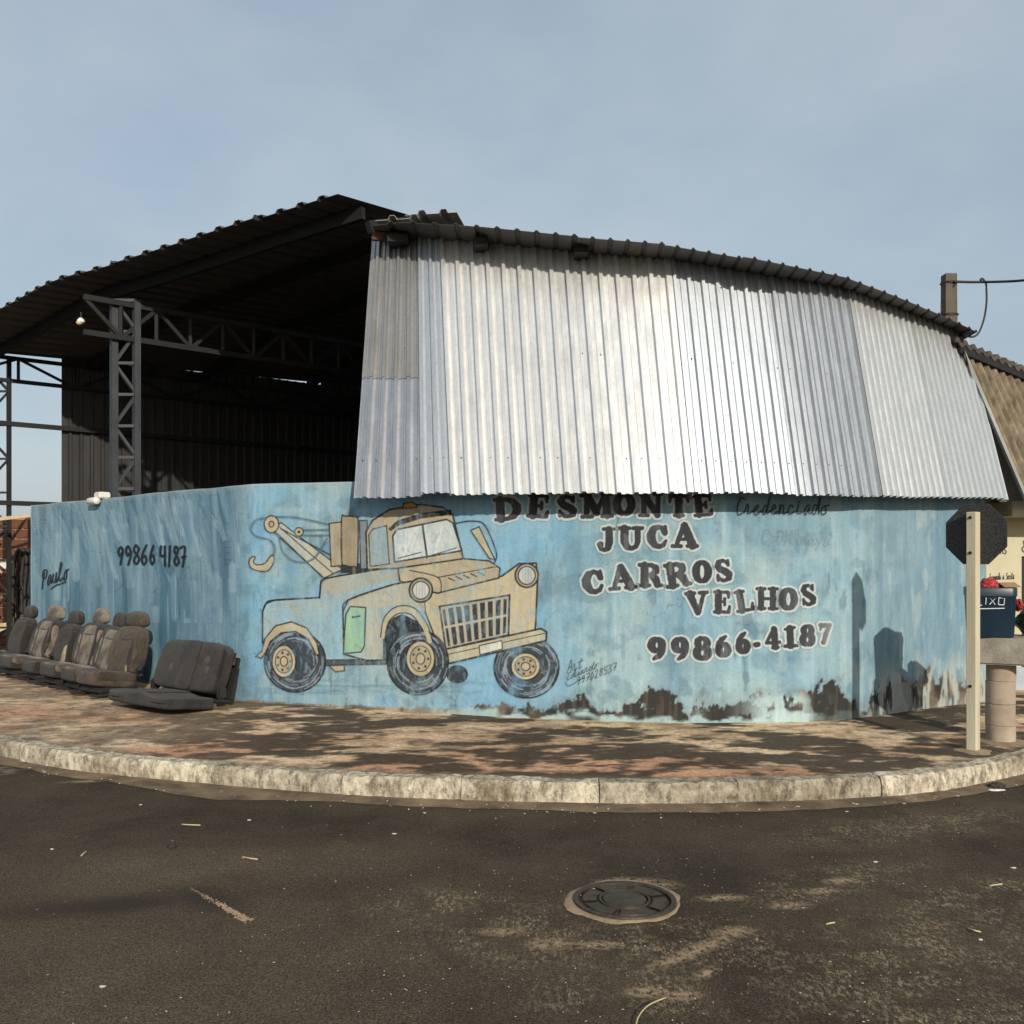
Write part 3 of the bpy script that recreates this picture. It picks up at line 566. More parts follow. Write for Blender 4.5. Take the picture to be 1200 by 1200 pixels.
# scratched ladder and arrow marks on the left face
cv = Canvas(60, 570, 282, 730, .6)
for y in (600, 607, 613, 620, 627, 634, 641, 648, 655, 661): cv.stroke([(263, y), (268+RNG.uniform(0, 7), y+RNG.uniform(-1, 1))], .8, (.04, .08, .12), .6)
cv.stroke([(263.5, 585), (263, 600), (264, 664)], .8, (.05, .10, .14), .6); cv.stroke([(276, 585), (275, 660)], .8, (.05, .10, .14), .4)
for a in ([(247, 580), (248, 640), (250, 672)], [(233, 586), (234, 640), (236, 690)], [(247, 580), (258, 581)], [(115, 648), (128, 646), (140, 649)], [(104, 646), (112, 645)], [(218, 665), (222, 664)], [(160, 666), (168, 667), (163, 668), (164, 676)], [(135, 694), (147, 682)], [(178, 696), (186, 688)], [(48, 600), (50, 640)]):
    cv.stroke(a, 1.0, (.05, .10, .14), .55)
for k in range(120):
    x = RNG.uniform(40, 280); f = RNG.random(); top_ = f < .6; y = (592-.1*(x-36)+RNG.uniform(0, 45)) if top_ else RNG.uniform(650, 745)
    l = RNG.uniform(28, 75); ln_ = RNG.uniform(.05, .42)*sst(60, 150, np.array(x))*(1 if top_ else .15); q = [(x, y), (x+l*ln_*.35, y+l*.5), (x+l*ln_, y+l)]; q = [(min(max(a, 40), 279), min(b, 772)) for a, b in q]
    cc = [(.36, .50, .57), (.09, .20, .29), (.14, .28, .40), (.27, .42, .50)][k % 4]; wd_ = RNG.uniform(2.5, 8)
    cv.stroke(q, wd_, cc, RNG.uniform(.16, .50), aa=3.0)
    if k % 3 == 0: cv.stroke([(a+wd_*.5, b) for a, b in q], .8, (.46, .58, .63), RNG.uniform(.2, .5)); cv.stroke([(a+wd_*.5+1.2, b) for a, b in q], .7, (.06, .13, .18), RNG.uniform(.15, .4))
cv.build('brush_marks', None, .0018)

# a plain old tow truck mural (generic), three quarter view
TAN, TAN2, BLU, BLK = (.455, .39, .25), (.37, .30, .19), (.22, .40, .51), (.020, .021, .026)
cv = Canvas(286, 588, 662, 822, .6); cv.lw = 1.4
z = lambda pts: [(280+a/3, 560+b/3) for a, b in pts]
for k in range(34):
    y = 806+RNG.uniform(-9, 6); x = RNG.uniform(300, 560); cv.stroke([(x, y), (x+RNG.uniform(15, 45), y+RNG.uniform(-2, 2))], 1.5, (.10, .19, .27), .35)
# boom, cables, mast
cv.poly(z([(105, 175), (150, 158), (365, 322), (300, 352)]), TAN, 1.1, grad=(.36, .42, .40))
cv.stroke(z([(120, 180), (295, 350)]), 1); cv.stroke(z([(140, 170), (330, 335)]), 1.0)
cv.stroke(z([(150, 180), (320, 270)]), 1.2)
for a in ([(120, 138), (200, 140), (318, 165)], [(215, 185), (318, 183)], [(215, 203), (318, 203)], [(140, 200), (155, 260), (200, 295), (262, 285), (310, 215)], [(95, 142), (60, 150), (42, 180), (60, 205), (110, 220), (128, 250), (120, 275)]):
    cv.stroke(z(a), 1.7, (.03, .05, .07), .9)
    cv.stroke(z(a), .6, (.25, .36, .42), .5)
cv.ell(280+115/3, 560+163/3, 8.5, 10, TAN, 1.2); cv.ell(280+115/3, 560+163/3, 3, 3.5, TAN2, 1.0); cv.ell(280+212/3, 560+190/3, 5, 5, TAN, 1.1); cv.ell(280+212/3, 560+190/3, 1.8, 1.8, BLK, 0)
cv.poly(z([(118, 272), (125, 290), (105, 325), (75, 328), (45, 318), (36, 298), (44, 280), (58, 278), (52, 296), (66, 306), (92, 300), (108, 280)]), TAN, 1.1, smooth=True)
cv.poly(z([(358, 300), (460, 300), (460, 335), (358, 335)]), BLK, 0)
cv.poly(z([(318, 160), (365, 155), (365, 308), (325, 312)]), TAN, 1.2, grad=(.26, .20, .13))
cv.poly(z([(362, 145), (375, 135), (412, 138), (420, 155), (418, 300), (405, 312), (375, 308), (362, 290)]), TAN2, 1.3, grad=(.20, .155, .10), smooth=True)
cv.poly(z([(425, 150), (452, 150), (452, 320), (428, 320)]), (.18, .21, .22), 1.0)
# bed and body side
body = [(84, 600), (84, 470), (96, 442), (125, 430), (284, 421), (288, 372), (306, 354), (440, 330), (570, 308), (590, 380), (520, 640), (300, 645), (285, 632), (240, 560), (170, 530), (110, 560)]
cv.poly(z(body), BLU, 1.5, grad=(.34, .36, .30), tex=.25, sd=3)
cv.poly(z([(288, 372), (306, 354), (560, 312), (566, 352), (380, 402), (300, 412)]), (.36, .36, .28), 0, al=.7, grad=TAN2, sd=5)
cv.stroke(z([(288, 372), (306, 354), (440, 330), (560, 310)]), 1.4); cv.stroke(z([(84, 470), (96, 442), (125, 430), (284, 421)]), 1.4); cv.stroke(z([(284, 421), (288, 372)]), 1.2)
cv.poly(z([(300, 640), (520, 636), (520, 655), (300, 660)]), (.06, .07, .08), .8); cv.poly(z([(318, 660), (370, 658), (372, 678), (340, 682)]), TAN2, 1.0)
# rear mudguard and wheel
def wheel(cx, cy, rx, ry, hx, hy, hr, hry, sd):
    cv.ell(cx, cy, rx, ry, (.030, .034, .042), 1.5, tex=.35, sd=sd)
    for k in range(64):
        f = RNG.uniform(.60, .98); a0 = RNG.uniform(0, 6.28); cv.stroke([(cx+rx*f*math.cos(a0+t), cy+ry*f*math.sin(a0+t)) for t in np.linspace(0, RNG.uniform(.25, .8), 6)], RNG.uniform(.6, 1.3), (.28, .34, .40), RNG.uniform(.25, .75))
    cv.ell(hx, hy, hr, hry, TAN, 1.4, sd=sd); cv.ell(hx, hy, hr*.72, hry*.72, TAN2, .8, sd=sd+1); cv.ell(hx, hy, hr*.30, hry*.30, TAN, 1.0)
    for t in range(7): cv.ell(hx+hr*.54*math.cos(t*.9), hy+hry*.54*math.sin(t*.9), 1.5, 1.6, BLK, 0)
cv.ell(536, 790, 12, 10, (.03, .034, .042), 1)
wheel(346, 775, 36, 36, 333, 775, 14, 19, 4)
cv.poly(z([(60, 628), (82, 608), (92, 566), (130, 520), (185, 506), (240, 528), (275, 580), (284, 622), (272, 622), (245, 566), (200, 540), (150, 545), (112, 575), (95, 615), (80, 634)]), TAN, 1.3, grad=TAN2, smooth=False)
# far front wheel, then the nose
wheel(617, 782, 38, 36, 616, 781, 17, 16, 7)
cv.poly(z([(632, 392), (700, 405), (925, 345), (985, 302), (1045, 300), (1050, 360), (1044, 505), (1040, 545), (690, 620), (650, 560)]), TAN, 1.6, sd=9, grad=(.46, .40, .25))
# cab
cv.poly(z([(452, 322), (448, 190), (470, 150), (530, 112), (640, 93), (718, 104), (752, 130), (790, 285), (560, 318)]), TAN, 1.6, sd=11, grad=TAN2)
cv.poly(z([(462, 312), (458, 200), (472, 180), (520, 168), (530, 302)]), (.20, .37, .46), 1.1, grad=(.30, .33, .30))
cv.poly(z([(548, 296), (542, 205), (556, 182), (730, 146), (752, 158), (784, 256)]), (.42, .50, .51), 1.5, tex=.12, grad=(.56, .60, .58))
cv.stroke(z([(646, 166), (662, 280)]), 1.8); cv.stroke(z([(575, 285), (612, 190)]), 2.2, (.66, .70, .68), .6); cv.stroke(z([(592, 285), (628, 192)]), 1.0, (.66, .70, .68), .6); cv.stroke(z([(690, 262), (716, 165)]), 2.2, (.66, .70, .68), .6)
cv.stroke(z([(560, 283), (640, 262)]), .9); cv.stroke(z([(680, 272), (765, 246)]), .9)
cv.poly(z([(528, 178), (560, 150), (640, 125), (745, 112), (748, 128), (640, 142), (560, 168), (534, 186)]), BLK, .6, tex=.1)
cv.poly(z([(575, 108), (580, 90), (605, 84), (622, 92), (626, 104)]), (.48, .22, .06), 1.1)
# hood, grille, lamps, bumper
cv.poly(z([(560, 318), (790, 284), (880, 292), (918, 318), (914, 352), (700, 405), (640, 392), (566, 362)]), TAN, 1.4, sd=13, grad=(.30, .24, .16))
cv.stroke(z([(600, 325), (700, 350), (712, 400)]), 1.0); cv.stroke(z([(700, 350), (905, 312)]), 1.0)
for k in range(5): cv.stroke(z([(738+k*26, 352-k*5), (758+k*26, 362-k*5)]), 1.2)
cv.poly(z([(706, 452), (952, 412), (948, 552), (728, 602)]), (.32, .31, .27), 1.6)
cv.poly(z([(718, 464), (940, 427), (936, 543), (738, 590)]), (.025, .027, .032), 1.0, tex=.2)
for k in range(8):
    f = .06+k*.125; cv.stroke(z([(718+222*f, 464-37*f), (738+198*f, 590-47*f)]), 2.4, (.40, .37, .28), .95, False)
cv.stroke(z([(726, 525), (938, 484)]), 2.0, (.42, .39, .30), .95, False)
for hx, hy in ((640, 395), (1012, 343)):
    cv.ell(280+hx/3, 560+hy/3, 13.5, 14, TAN2, 1.6); cv.ell(280+hx/3, 560+hy/3, 10, 10.5, (.50, .52, .48), 1.2, tex=.1)
    for t in (-5, -1.7, 1.7, 5): cv.stroke([(280+hx/3+t, 552+hy/3), (280+hx/3+t, 568+hy/3)], .6, (.22, .25, .26), .8)
cv.poly(z([(682, 612), (1062, 530), (1082, 542), (1080, 572), (700, 662), (684, 648)]), (.42, .40, .28), 1.7, tex=.2, sd=15, grad=TAN)
cv.stroke(z([(690, 630), (1078, 546)]), .8)
cv.poly(z([(845, 590), (925, 572), (926, 602), (848, 622)]), (.55, .56, .50), 1.0)
# near front mudguard, wheel and door
cv.poly(z([(370, 620), (366, 470), (384, 430), (540, 376), (625, 362), (650, 392), (655, 470), (690, 560), (690, 620), (640, 520), (560, 498), (520, 540), (508, 640), (450, 642)]), BLU, 1.5, tex=.25, sd=17, grad=TAN)
cv.poly(z([(384, 430), (540, 376), (625, 362), (650, 392), (655, 470), (600, 455), (540, 448), (470, 462), (395, 470)]), TAN, 0, al=.75, sd=18, grad=(.40, .38, .28))
cv.stroke(z([(366, 470), (384, 430), (540, 376), (625, 362)]), 1.5)
cv.poly(z([(510, 640), (508, 560), (530, 500), (575, 480), (625, 505), (660, 570), (680, 640)]), BLK, 1.0)
cv.poly(z([(376, 480), (392, 452), (446, 456), (442, 590), (430, 612), (368, 618)]), (.24, .42, .27), 1.2, sd=19, grad=(.30, .46, .33))
cv.stroke(z([(400, 490), (425, 486)]), 1.6)
wheel(490, 776, 36, 38, 493, 772, 17, 21, 8)
cv.stroke(z([(505, 560), (520, 500), (560, 465), (610, 470), (650, 520), (672, 575)]), 3.4, TAN, .95); cv.stroke(z([(515, 545), (530, 502), (565, 476), (608, 482), (642, 525)]), 1.0); cv.stroke(z([(498, 560), (512, 490), (558, 452), (618, 458), (662, 515), (684, 575)]), 1.0)
hx, hy = 640, 395
cv.ell(280+hx/3, 560+hy/3, 13.5, 14, TAN2, 1.6); cv.ell(280+hx/3, 560+hy/3, 10, 10.5, (.50, .52, .48), 1.2, tex=.1)
for t in (-5, -1.7, 1.7, 5): cv.stroke([(280+hx/3+t, 552+hy/3), (280+hx/3+t, 568+hy/3)], .6, (.22, .25, .26), .8)
# mirror
cv.poly(z([(815, 185), (845, 172), (900, 288), (880, 282)]), TAN, 1.2); cv.stroke(z([(762, 160), (820, 152), (866, 168), (905, 262), (898, 300)]), 1.3)
cv.weather(420, 5, [(.50, .43, .29), (.20, .15, .10), (.30, .42, .46), (.10, .10, .11)])
cv.build('painted_mural', 'tan and blue tow truck painting with a crane boom')

# ------------------------------------------------------------------ ground, road, pavement, kerb
tag(obj('ground', [(-900, -900, -.06), (900, -900, -.06), (900, 900, -.06), (-900, 900, -.06)], [(0, 1, 2, 3)], M_ground), kind='structure')
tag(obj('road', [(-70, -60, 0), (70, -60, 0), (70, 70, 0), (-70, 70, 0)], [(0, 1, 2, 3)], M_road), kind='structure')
KB = [(-420, 764), (-320, 786), (-208, 818), (-100, 862), (0, 888), (100, 906), (200, 917), (330, 928), (450, 936), (600, 941), (750, 943.5), (900, 942), (1000, 938), (1100, 929), (1200, 909), (1300, 882), (1450, 850), (1700, 812)]
kp = np.array([PZ(a, b, 0)[:2] for a, b in KB]); kc = np.array(catmull([tuple(p) for p in kp], 14))
ks = np.concatenate([[0], np.cumsum(np.linalg.norm(np.diff(kc, axis=0), axis=1))])
def kat(s): return np.stack([np.interp(s, ks, kc[:, 0]), np.interp(s, ks, kc[:, 1])], -1)
def knorm(s):
    d = kat(s+.05)-kat(s-.05); n = np.stack([-d[..., 1], d[..., 0]], -1); return n/np.linalg.norm(n, axis=-1)[..., None]   # towards the wall
kerb = tag(bpy.data.objects.new('kerb', None), kind='structure'); COL.objects.link(kerb)
s = .02; KW = .13
while s < ks[-1]-1.2:
    ln = random.choice([.82, .9, .97, 1.0]); nseg = 16; V = []; Fc = []
    prof = [(.0, -.05), (.0, .075), (.008, .126), (.026, .143), (KW, .147), (KW, -.05)]
    tilt = random.uniform(-.012, .012); shift = random.uniform(-.012, .012)
    for i in range(nseg+1):
        sc = s+ln*i/nseg; b = kat(np.array(sc)); n = knorm(np.array(sc))
        for j, (u, h_) in enumerate(prof):
            ez = .006 if i in (0, nseg) and 0 < j < 4 else 0
            u2 = u+shift*(j < 4)+(random.uniform(-.007, .007) if j < 4 else 0)+ez; h2 = h_+tilt*(i/nseg-.5)*(h_ > 0)+(random.uniform(-.009, .004) if 0 < j < 5 else 0)-ez*.6
            V.append((b[0]+n[0]*u2, b[1]+n[1]*u2, h2))
    m = len(prof)
    for i in range(nseg):
        for j in range(m-1): Fc.append((i*m+j, (i+1)*m+j, (i+1)*m+j+1, i*m+j+1))
    Fc.append(tuple(range(m))); Fc.append(tuple(nseg*m+j for j in range(m))[::-1])
    obj('kerb_stone', V, Fc, M_kerb, kerb); s += ln+.006
# dirt washed into the gutter
S = np.arange(.3, ks[-1]-1, .05); wdt = .05+.16*fbm(S*.9, 0*S, 3, 70)+.05*fbm(S*6, 0*S, 2, 71); b = kat(S); n = knorm(S)
wdt = wdt+.16*np.exp(-((S-np.interp(0, [0], [ks[np.argmin(np.abs(kc[:, 0]+2.0)+np.abs(kc[:, 1]-6.3))]]))/.5)**2)
V = np.concatenate([np.column_stack([b+n*.02, np.full(len(S), .014)]), np.column_stack([b-n*wdt[:, None]*.45, np.full(len(S), .010)]), np.column_stack([b-n*wdt[:, None], np.full(len(S), .003)])])
k = len(S); tag(obj('gutter_dirt', V, [(r*k+i, (r+1)*k+i, (r+1)*k+i+1, r*k+i+1) for r in (0, 1) for i in range(k-1)], M_gut, None, True), kind='structure')

# pavement sheet, coloured by wear and painted tree shade
ua = np.concatenate([np.linspace(.2, 5, 90, endpoint=False), np.linspace(5, ks[-1]-6, 1050, endpoint=False), np.linspace(ks[-1]-6, ks[-1]-.6, 100)]); tb = np.linspace(0, 1, 170)
kin = kat(ua)+knorm(ua)*(KW-.004)
# inner edge: the point of the wall line straight behind, sampled through matched fractions of both lines
wpx = np.interp(ua, [0, ks[np.argmin(np.abs(kc[:, 0]+5.3))], ks[np.argmin(np.abs(kc[:, 0]+1.55))], ks[np.argmin(np.abs(kc[:, 0]-1.5))], ks[np.argmin(np.abs(kc[:, 0]-3.75))], ks[-1]], [-200, 30, 340, 850, 1160, 1700])
win = plan(wpx)-wn(wpx)*.30
Xg = kin[:, None, 0]*(1-tb)+win[:, None, 0]*tb; Yg = kin[:, None, 1]*(1-tb)+win[:, None, 1]*tb
Zg = .140+(.040)*np.clip(tb*1.1, 0, 1)[None]+.012*(fbm(Xg*1.5, Yg*1.5, 4, 80)-.5)*np.clip(tb*12, 0, 1)[None]
base = mixc(np.zeros(Xg.shape+(3,))+(.66, .465, .285), (.46, .315, .19), sst(.42, .65, fbm(Xg*2.2, Yg*2.2, 5, 81)))
base = mixc(base, (.70, .53, .35), sst(.52, .70, fbm(Xg*4, Yg*7, 4, 82))*.7)
red = sst(.46, .62, fbm(Xg*1.1, Yg*2.4, 4, 83))*sst(.62, .12, tb[None]+0*Xg)
base = mixc(base, (.46, .215, .12), red*.7)
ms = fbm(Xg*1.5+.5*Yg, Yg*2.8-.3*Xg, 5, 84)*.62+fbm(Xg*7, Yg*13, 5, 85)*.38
mould_and_shade = (.45+.55*sst(-4.2, -1.6, Xg))*sst(.445, .555, ms+.05*np.exp(-((tb[None]-.3)/.3)**2)-.05*sst(.75, 1, tb[None]+0*Xg)); base = mixc(base, (.036, .026, .017), mould_and_shade*.93)  # dark mould stains; tree shade at the right is painted into the same tone
base = mixc(base, (.08, .06, .042), sst(.54, .68, fbm(Xg*8, Yg*14, 4, 86))*.5)
base = mixc(base, (.14, .105, .07), sst(.05, .0, tb[None]+0*Xg)*.7)
base = mixc(base, (.46, .40, .30), sst(.70, .74, fbm(Xg*6, Yg*9, 4, 87))*sst(-2.5, -3.8, Xg)*.8)
base = base*(.82+.36*fbm(Xg*16, Yg*26, 3, 88))[..., None]
I = np.arange(Xg.size).reshape(Xg.shape); Q = np.stack([I[:-1, :-1], I[1:, :-1], I[1:, 1:], I[:-1, 1:]], -1).reshape(-1, 4)
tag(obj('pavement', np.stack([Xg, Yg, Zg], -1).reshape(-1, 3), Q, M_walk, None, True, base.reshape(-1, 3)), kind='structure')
yp = plan(np.array([-190., 36, 150, 275, 420, 600, 800, 1000, 1157, 1300, 1690]))-wn(np.array([-190., 36, 150, 275, 420, 600, 800, 1000, 1157, 1300, 1690]))*.05
ypts = [(a, b, .12) for a, b in yp]+[(40, 40, .12), (-40, 40, .12)]
tag(obj('yard_floor', ypts, [tuple(range(len(ypts)))], M_yard), kind='structure')

# ------------------------------------------------------------------ the metal shed
shed = thing('metal_shed', 'open steel shed with bright corrugated metal sheets above the blue wall', 'shed', (1.5, 13, .15))
def prof_clad(u, pitch):
    f = (u/pitch) % 1.0; return np.interp(f, [0, .13, .17, .35, .39, .62, .665, .88, .925, 1], [0, 0, .30, .30, 0, 0, 1, 1, 0, 0])
def prof_trap(u, pitch): # 0..1
    f = (u/pitch) % 1.0; return np.interp(f, [0, .56, .66, .88, .98, 1], [0, 0, 1, 1, 0, 0])
def trap_samples(a, b, pitch, fr=(0, .28, .56, .66, .77, .88, .98)):
    r = [a, b]; k = math.floor(a/pitch)-1
    while k*pitch < b:
        r += [k*pitch+f*pitch for f in fr]; k += 1
    return np.array(sorted(x for x in r if a <= x <= b))
# front cladding: bottom and top edges in the picture, leaning back
YB = [(415, 583), (470, 582), (525, 579), (700, 577.5), (811, 577.5), (812, 580), (900, 580.5), (1030, 583), (1174, 586.5)]
PT = [(415, 437), (527, 514), (812, 783), (1030, 988), (1174, 1125)]
YT = [(437, 270), (525, 272), (600, 278), (700, 288), (783, 293), (902, 316), (990, 334), (1060, 360), (1125, 388)]
qs = np.arange(400, 1190, 1.0)
def cB(q):
    y = wY(q)-.32; py = ip(q, YB); return np.stack([(q-CX)/F*y, y, EYE-(py-HY)/F*y], -1)
def cT(q):
    y = (wY(q)-.32)*1.11; p = ip(q, PT); py = ip(p, YT); return np.stack([(p-CX)/F*y, y, EYE-(py-HY)/F*y], -1)
_cb = cB(qs); _cs = np.concatenate([[0], np.cumsum(np.linalg.norm(np.diff(_cb, axis=0), axis=1))])
q2u = lambda q: np.interp(q, qs, _cs); u2q = lambda u: np.interp(u, _cs, qs)
clad = bpy.data.objects.new('front_cladding', None); COL.objects.link(clad); kid(clad, shed)
screws = bmesh.new()
def clad_sheet(u0, u1, pitch, amp, mat, v0=0., v1=1., off=0., wavy=False, edge=(0, 0), rows=14, turn=0.):
    u = np.arange(u0, u1+1e-6, pitch/12) if wavy else trap_samples(u0, u1, pitch, (0, .13, .17, .26, .35, .39, .5, .62, .665, .77, .88, .925))
    q = u2q(u); B, T = cB(q), cT(q); v = np.linspace(v0, v1, rows+1)
    tq = u2q(u+.02); du = cB(tq)-B; nrm = np.cross(du, T-B); nrm /= np.linalg.norm(nrm, axis=1)[:, None]
    if nrm[:, 1].mean() > 0: nrm = -nrm
    h = np.interp((u/pitch) % 1.0, [0, .16, .33, .50, .58, .70, .79, .92, 1], [.86, .97, .97, .86, .5, .03, .03, .5, .86]) if wavy else prof_clad(u, pitch)
    oil = (.004 if wavy else .010)*(fbm(u[:, None]*2.2+7*off, v[None]*2.5, 3, 101)-.5)+turn*(u[:, None]-(u0+u1)/2)
    pts = B[:, None]*(1-v)[None, :, None]+T[:, None]*v[None, :, None]
    pts[:, 0] += (T-B)/np.linalg.norm(T-B, axis=1)[:, None]*(random.uniform(-.012, .012)+.004*np.sin(u*9))[:, None]
    pts = pts+nrm[:, None]*((amp*h)[:, None]+oil+off)[..., None]
    nv = rows+1; Fc = [(i*nv+j, (i+1)*nv+j, (i+1)*nv+j+1, i*nv+j+1) for i in range(len(u)-1) for j in range(rows)]
    o = obj('metal_sheet', pts.reshape(-1, 3), Fc, mat); kid(o, clad)
    for vv in ((.125,), (.53,))[0:2]:
        vv = vv[0]
        if not v0 <= vv <= v1 or wavy: continue
        for k in np.arange(math.ceil(u0/pitch), u1/pitch, 1 if vv < .2 else 3):
            uu = (k+.3)*pitch+random.uniform(-.01, .01)
            if not u0 < uu < u1: continue
            qq = np.array([u2q(uu)]); b_, t_ = cB(qq)[0], cT(qq)[0]; p = b_*(1-vv)+t_*vv+nrm[0]*(off+.006); m = Matrix.Translation(Vector(p)) @ Vector(nrm[0]).to_track_quat('Z', 'Y').to_matrix().to_4x4()
            bmesh.ops.create_cone(screws, cap_ends=True, segments=6, radius1=.008, radius2=.006, depth=.010, matrix=m)
    return o
u = [q2u(a) for a in (415, 527, 812, 1030, 1174)]
clad_sheet(u[0], u[1]-.24, .145, .038, M_g1, 0, .44, .0)
clad_sheet(u[0]+.0, u[1]-.24, .145, .038, galv('grey_dusty_galvanised', (.46, .45, .43), .45), .42, 1, .006)
clad_sheet(u[1]-.26, u[1]+.01, .145, .038, M_g3, 0, 1, .011)
for k in range(3): a = u[1]+(u[2]-u[1])*k/3; clad_sheet(a-.03*(k > 0), u[1]+(u[2]-u[1])*(k+1)/3, .145, .040, M_g2, 0, 1, .004*(k % 2)+.002)
for k in range(2): a = u[2]+(u[3]-u[2])*k/2; clad_sheet(a-.03, u[2]+(u[3]-u[2])*(k+1)/2, .125, .034, M_g3, 0, 1, .014+.004*k)
for k in range(2): a = u[3]+(u[4]-u[3])*k/2; clad_sheet(a-.02, u[3]+(u[4]-u[3])*(k+1)/2, .090, .044, M_g4, 0, 1, .018+.004*k, True)
so_ = bobj('screws', screws, M_bolt); so_['kind'] = 'stuff'; kid(so_, clad)
# bright corner flashing at the right end
a, b = Vector(cB(np.array([1174.]))[0]), Vector(cT(np.array([1174.]))[0])
bar('corner_flashing', a+Vector((.03, .02, 0)), b+Vector((.03, .02, 0)), .07, .05, M_g3, shed, Vector((0, -1, 0)))

# right roof: eave over the cladding
RE = [(436, 266), (470, 262), (547, 266), (667, 278), (783, 287), (885, 304.5), (990, 326), (1060, 353), (1110, 374.5), (1144, 390.5)]
def reave(p):
    q = np.interp(p, [b for a, b in PT], [a for a, b in PT]); y = (wY(q)-.32)*1.11-.48; py = ip(p, RE); return np.stack([(p-CX)/F*y, y, EYE-(py-HY)/F*y], -1)
roof = bpy.data.objects.new('roof', None); COL.objects.link(roof); kid(roof, shed)
def roof_sheet(Pe, Pf, h, off, mat=M_roof, rows=3, slide=0.):
    w = np.linspace(0, 1, rows+1); pts = Pe[:, None]*(1-w)[None, :, None]+Pf[:, None]*w[None, :, None]
    d = Pf-Pe; d /= np.linalg.norm(d, axis=1)[:, None]; pts[:, 0] -= d*slide
    pts[..., 2] += (h+off)[:, None] if hasattr(h, '__len__') else h+off
    nv = rows+1; Fc = [(i*nv+j, (i+1)*nv+j, (i+1)*nv+j+1, i*nv+j+1) for i in range(len(Pe)-1) for j in range(rows)]
    top = pts.reshape(-1, 3); bot = top-np.array((0, 0, .004)); n0 = len(top)
    rim = [(i*nv, i*nv+n0, (i+1)*nv+n0, (i+1)*nv) for i in range(len(Pe)-1)]
    return kid(obj('roof_sheet', np.concatenate([top, bot]), Fc+[tuple(x+n0 for x in f[::-1]) for f in Fc]+rim, mat), roof)
tops = []; p = 437.; PXR = []
while p < 1144: PXR.append(p); p += np.interp(p, [437, 780, 1144], [26.5, 19, 11])
PXR.append(1144.); phase = []
xs = np.concatenate([np.array([PXR[i]+(PXR[i+1]-PXR[i])*f for f in (0, .35, .66, .74, .85, .94)]) for i in range(len(PXR)-1)]); hh = np.tile([0, 0, 0, .018, .018, .003], len(PXR)-1)
step = 30
for k, i0 in enumerate(range(0, len(xs)-1, step)):
    sl_ = slice(i0, min(i0+step+1, len(xs))); Pe = reave(xs[sl_]); Pf = Pe.copy(); Pf[:, 0] = Pe[:, 0]*1.25+.5; Pf[:, 1] = 20; Pf[:, 2] = Pe[:, 2]*.6+2.1
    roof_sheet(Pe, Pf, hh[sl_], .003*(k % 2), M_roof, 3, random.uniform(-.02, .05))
# left roof: eave along the left side, ribs running back
EL = [(395, 227, 5.30), (300, 256.5, 5.24), (199, 289, 5.15), (120, 313, 5.06), (60, 330, 5.0), (0, 362, 4.9), (-80, 406, 4.64)]
ep = np.array([np.array(P(a, b, (Z-EYE)*F/(HY-b))) for a, b, Z in EL]); ec = np.array(catmull([tuple(x) for x in ep], 12))
es = np.concatenate([[0], np.cumsum(np.linalg.norm(np.diff(ec, axis=0), axis=1))])
def eat(s): return np.stack([np.interp(s, es, ec[:, i]) for i in range(3)], -1)
FA, FC = np.array((2.2, 14, 5.62)), np.array((.07, 20.4, 5.02))
def fat(s): return FA+(FC-FA)*(np.asarray(s)/es[-1])[..., None]
Lp = .285; nsh = int(es[-1]/(Lp*4))+1; edges = np.linspace(0, es[-1], nsh+1)
for k in range(nsh):
    ss = trap_samples(edges[k], edges[k+1]+(.04 if k < nsh-1 else 0), Lp); ss = ss[ss <= es[-1]]
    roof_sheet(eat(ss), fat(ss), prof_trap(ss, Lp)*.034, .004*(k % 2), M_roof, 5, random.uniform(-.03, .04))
def lroof(s, w): return Vector(eat(np.array(s))*(1-w)+fat(np.array(s))*w)
# purlins under the left roof
for w, dr in ((.065, .10), (.19, .12), (.36, .12), (.54, .12), (.72, .12)):
    pts = [lroof(s_, w)-Vector((0, 0, dr)) for s_ in np.linspace(.05, es[-1]-.15, 12)]
    bm = bmesh.new()
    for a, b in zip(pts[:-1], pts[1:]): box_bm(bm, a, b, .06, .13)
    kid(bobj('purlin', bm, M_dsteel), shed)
# broken verge where both roofs meet
e0 = reave(np.array([437.]))[0]
bar('rafter', Vector(e0)+Vector((-.06, .12, .04)), Vector(e0)+Vector((.55, .75, .34)), .07, .11, M_dsteel, shed)
bar('rafter', Vector(e0)+Vector((-.02, .10, -.06)), Vector(e0)+Vector((.95, .32, .02)), .06, .07, M_rust, shed)
for k, (dx, dz, ln) in enumerate(((.02, .02, .42), (.30, .09, .5))):
    uu = trap_samples(0, ln, .21); Pe = np.array(e0)+np.stack([dx+uu, 0*uu+.02+.05*k, dz+.06*uu], -1); Pf = Pe+np.array((.12, .9, .02))
    roof_sheet(Pe, Pf, prof_trap(uu, .21)*.04, .05, galv('rusty_sheet', (.42, .40, .37), .6, .3, .3, .7))
for px_, py_ in ((466, 280), (563, 284), (681, 293)):
    y = float(reave(np.array([float(px_)]))[0][1])+.16; a = P(px_, py_-2, y); bar('purlin_end', a, a+Vector((.03, .6, .02)), .13 if px_ > 500 else .2, .07, M_dsteel, shed)
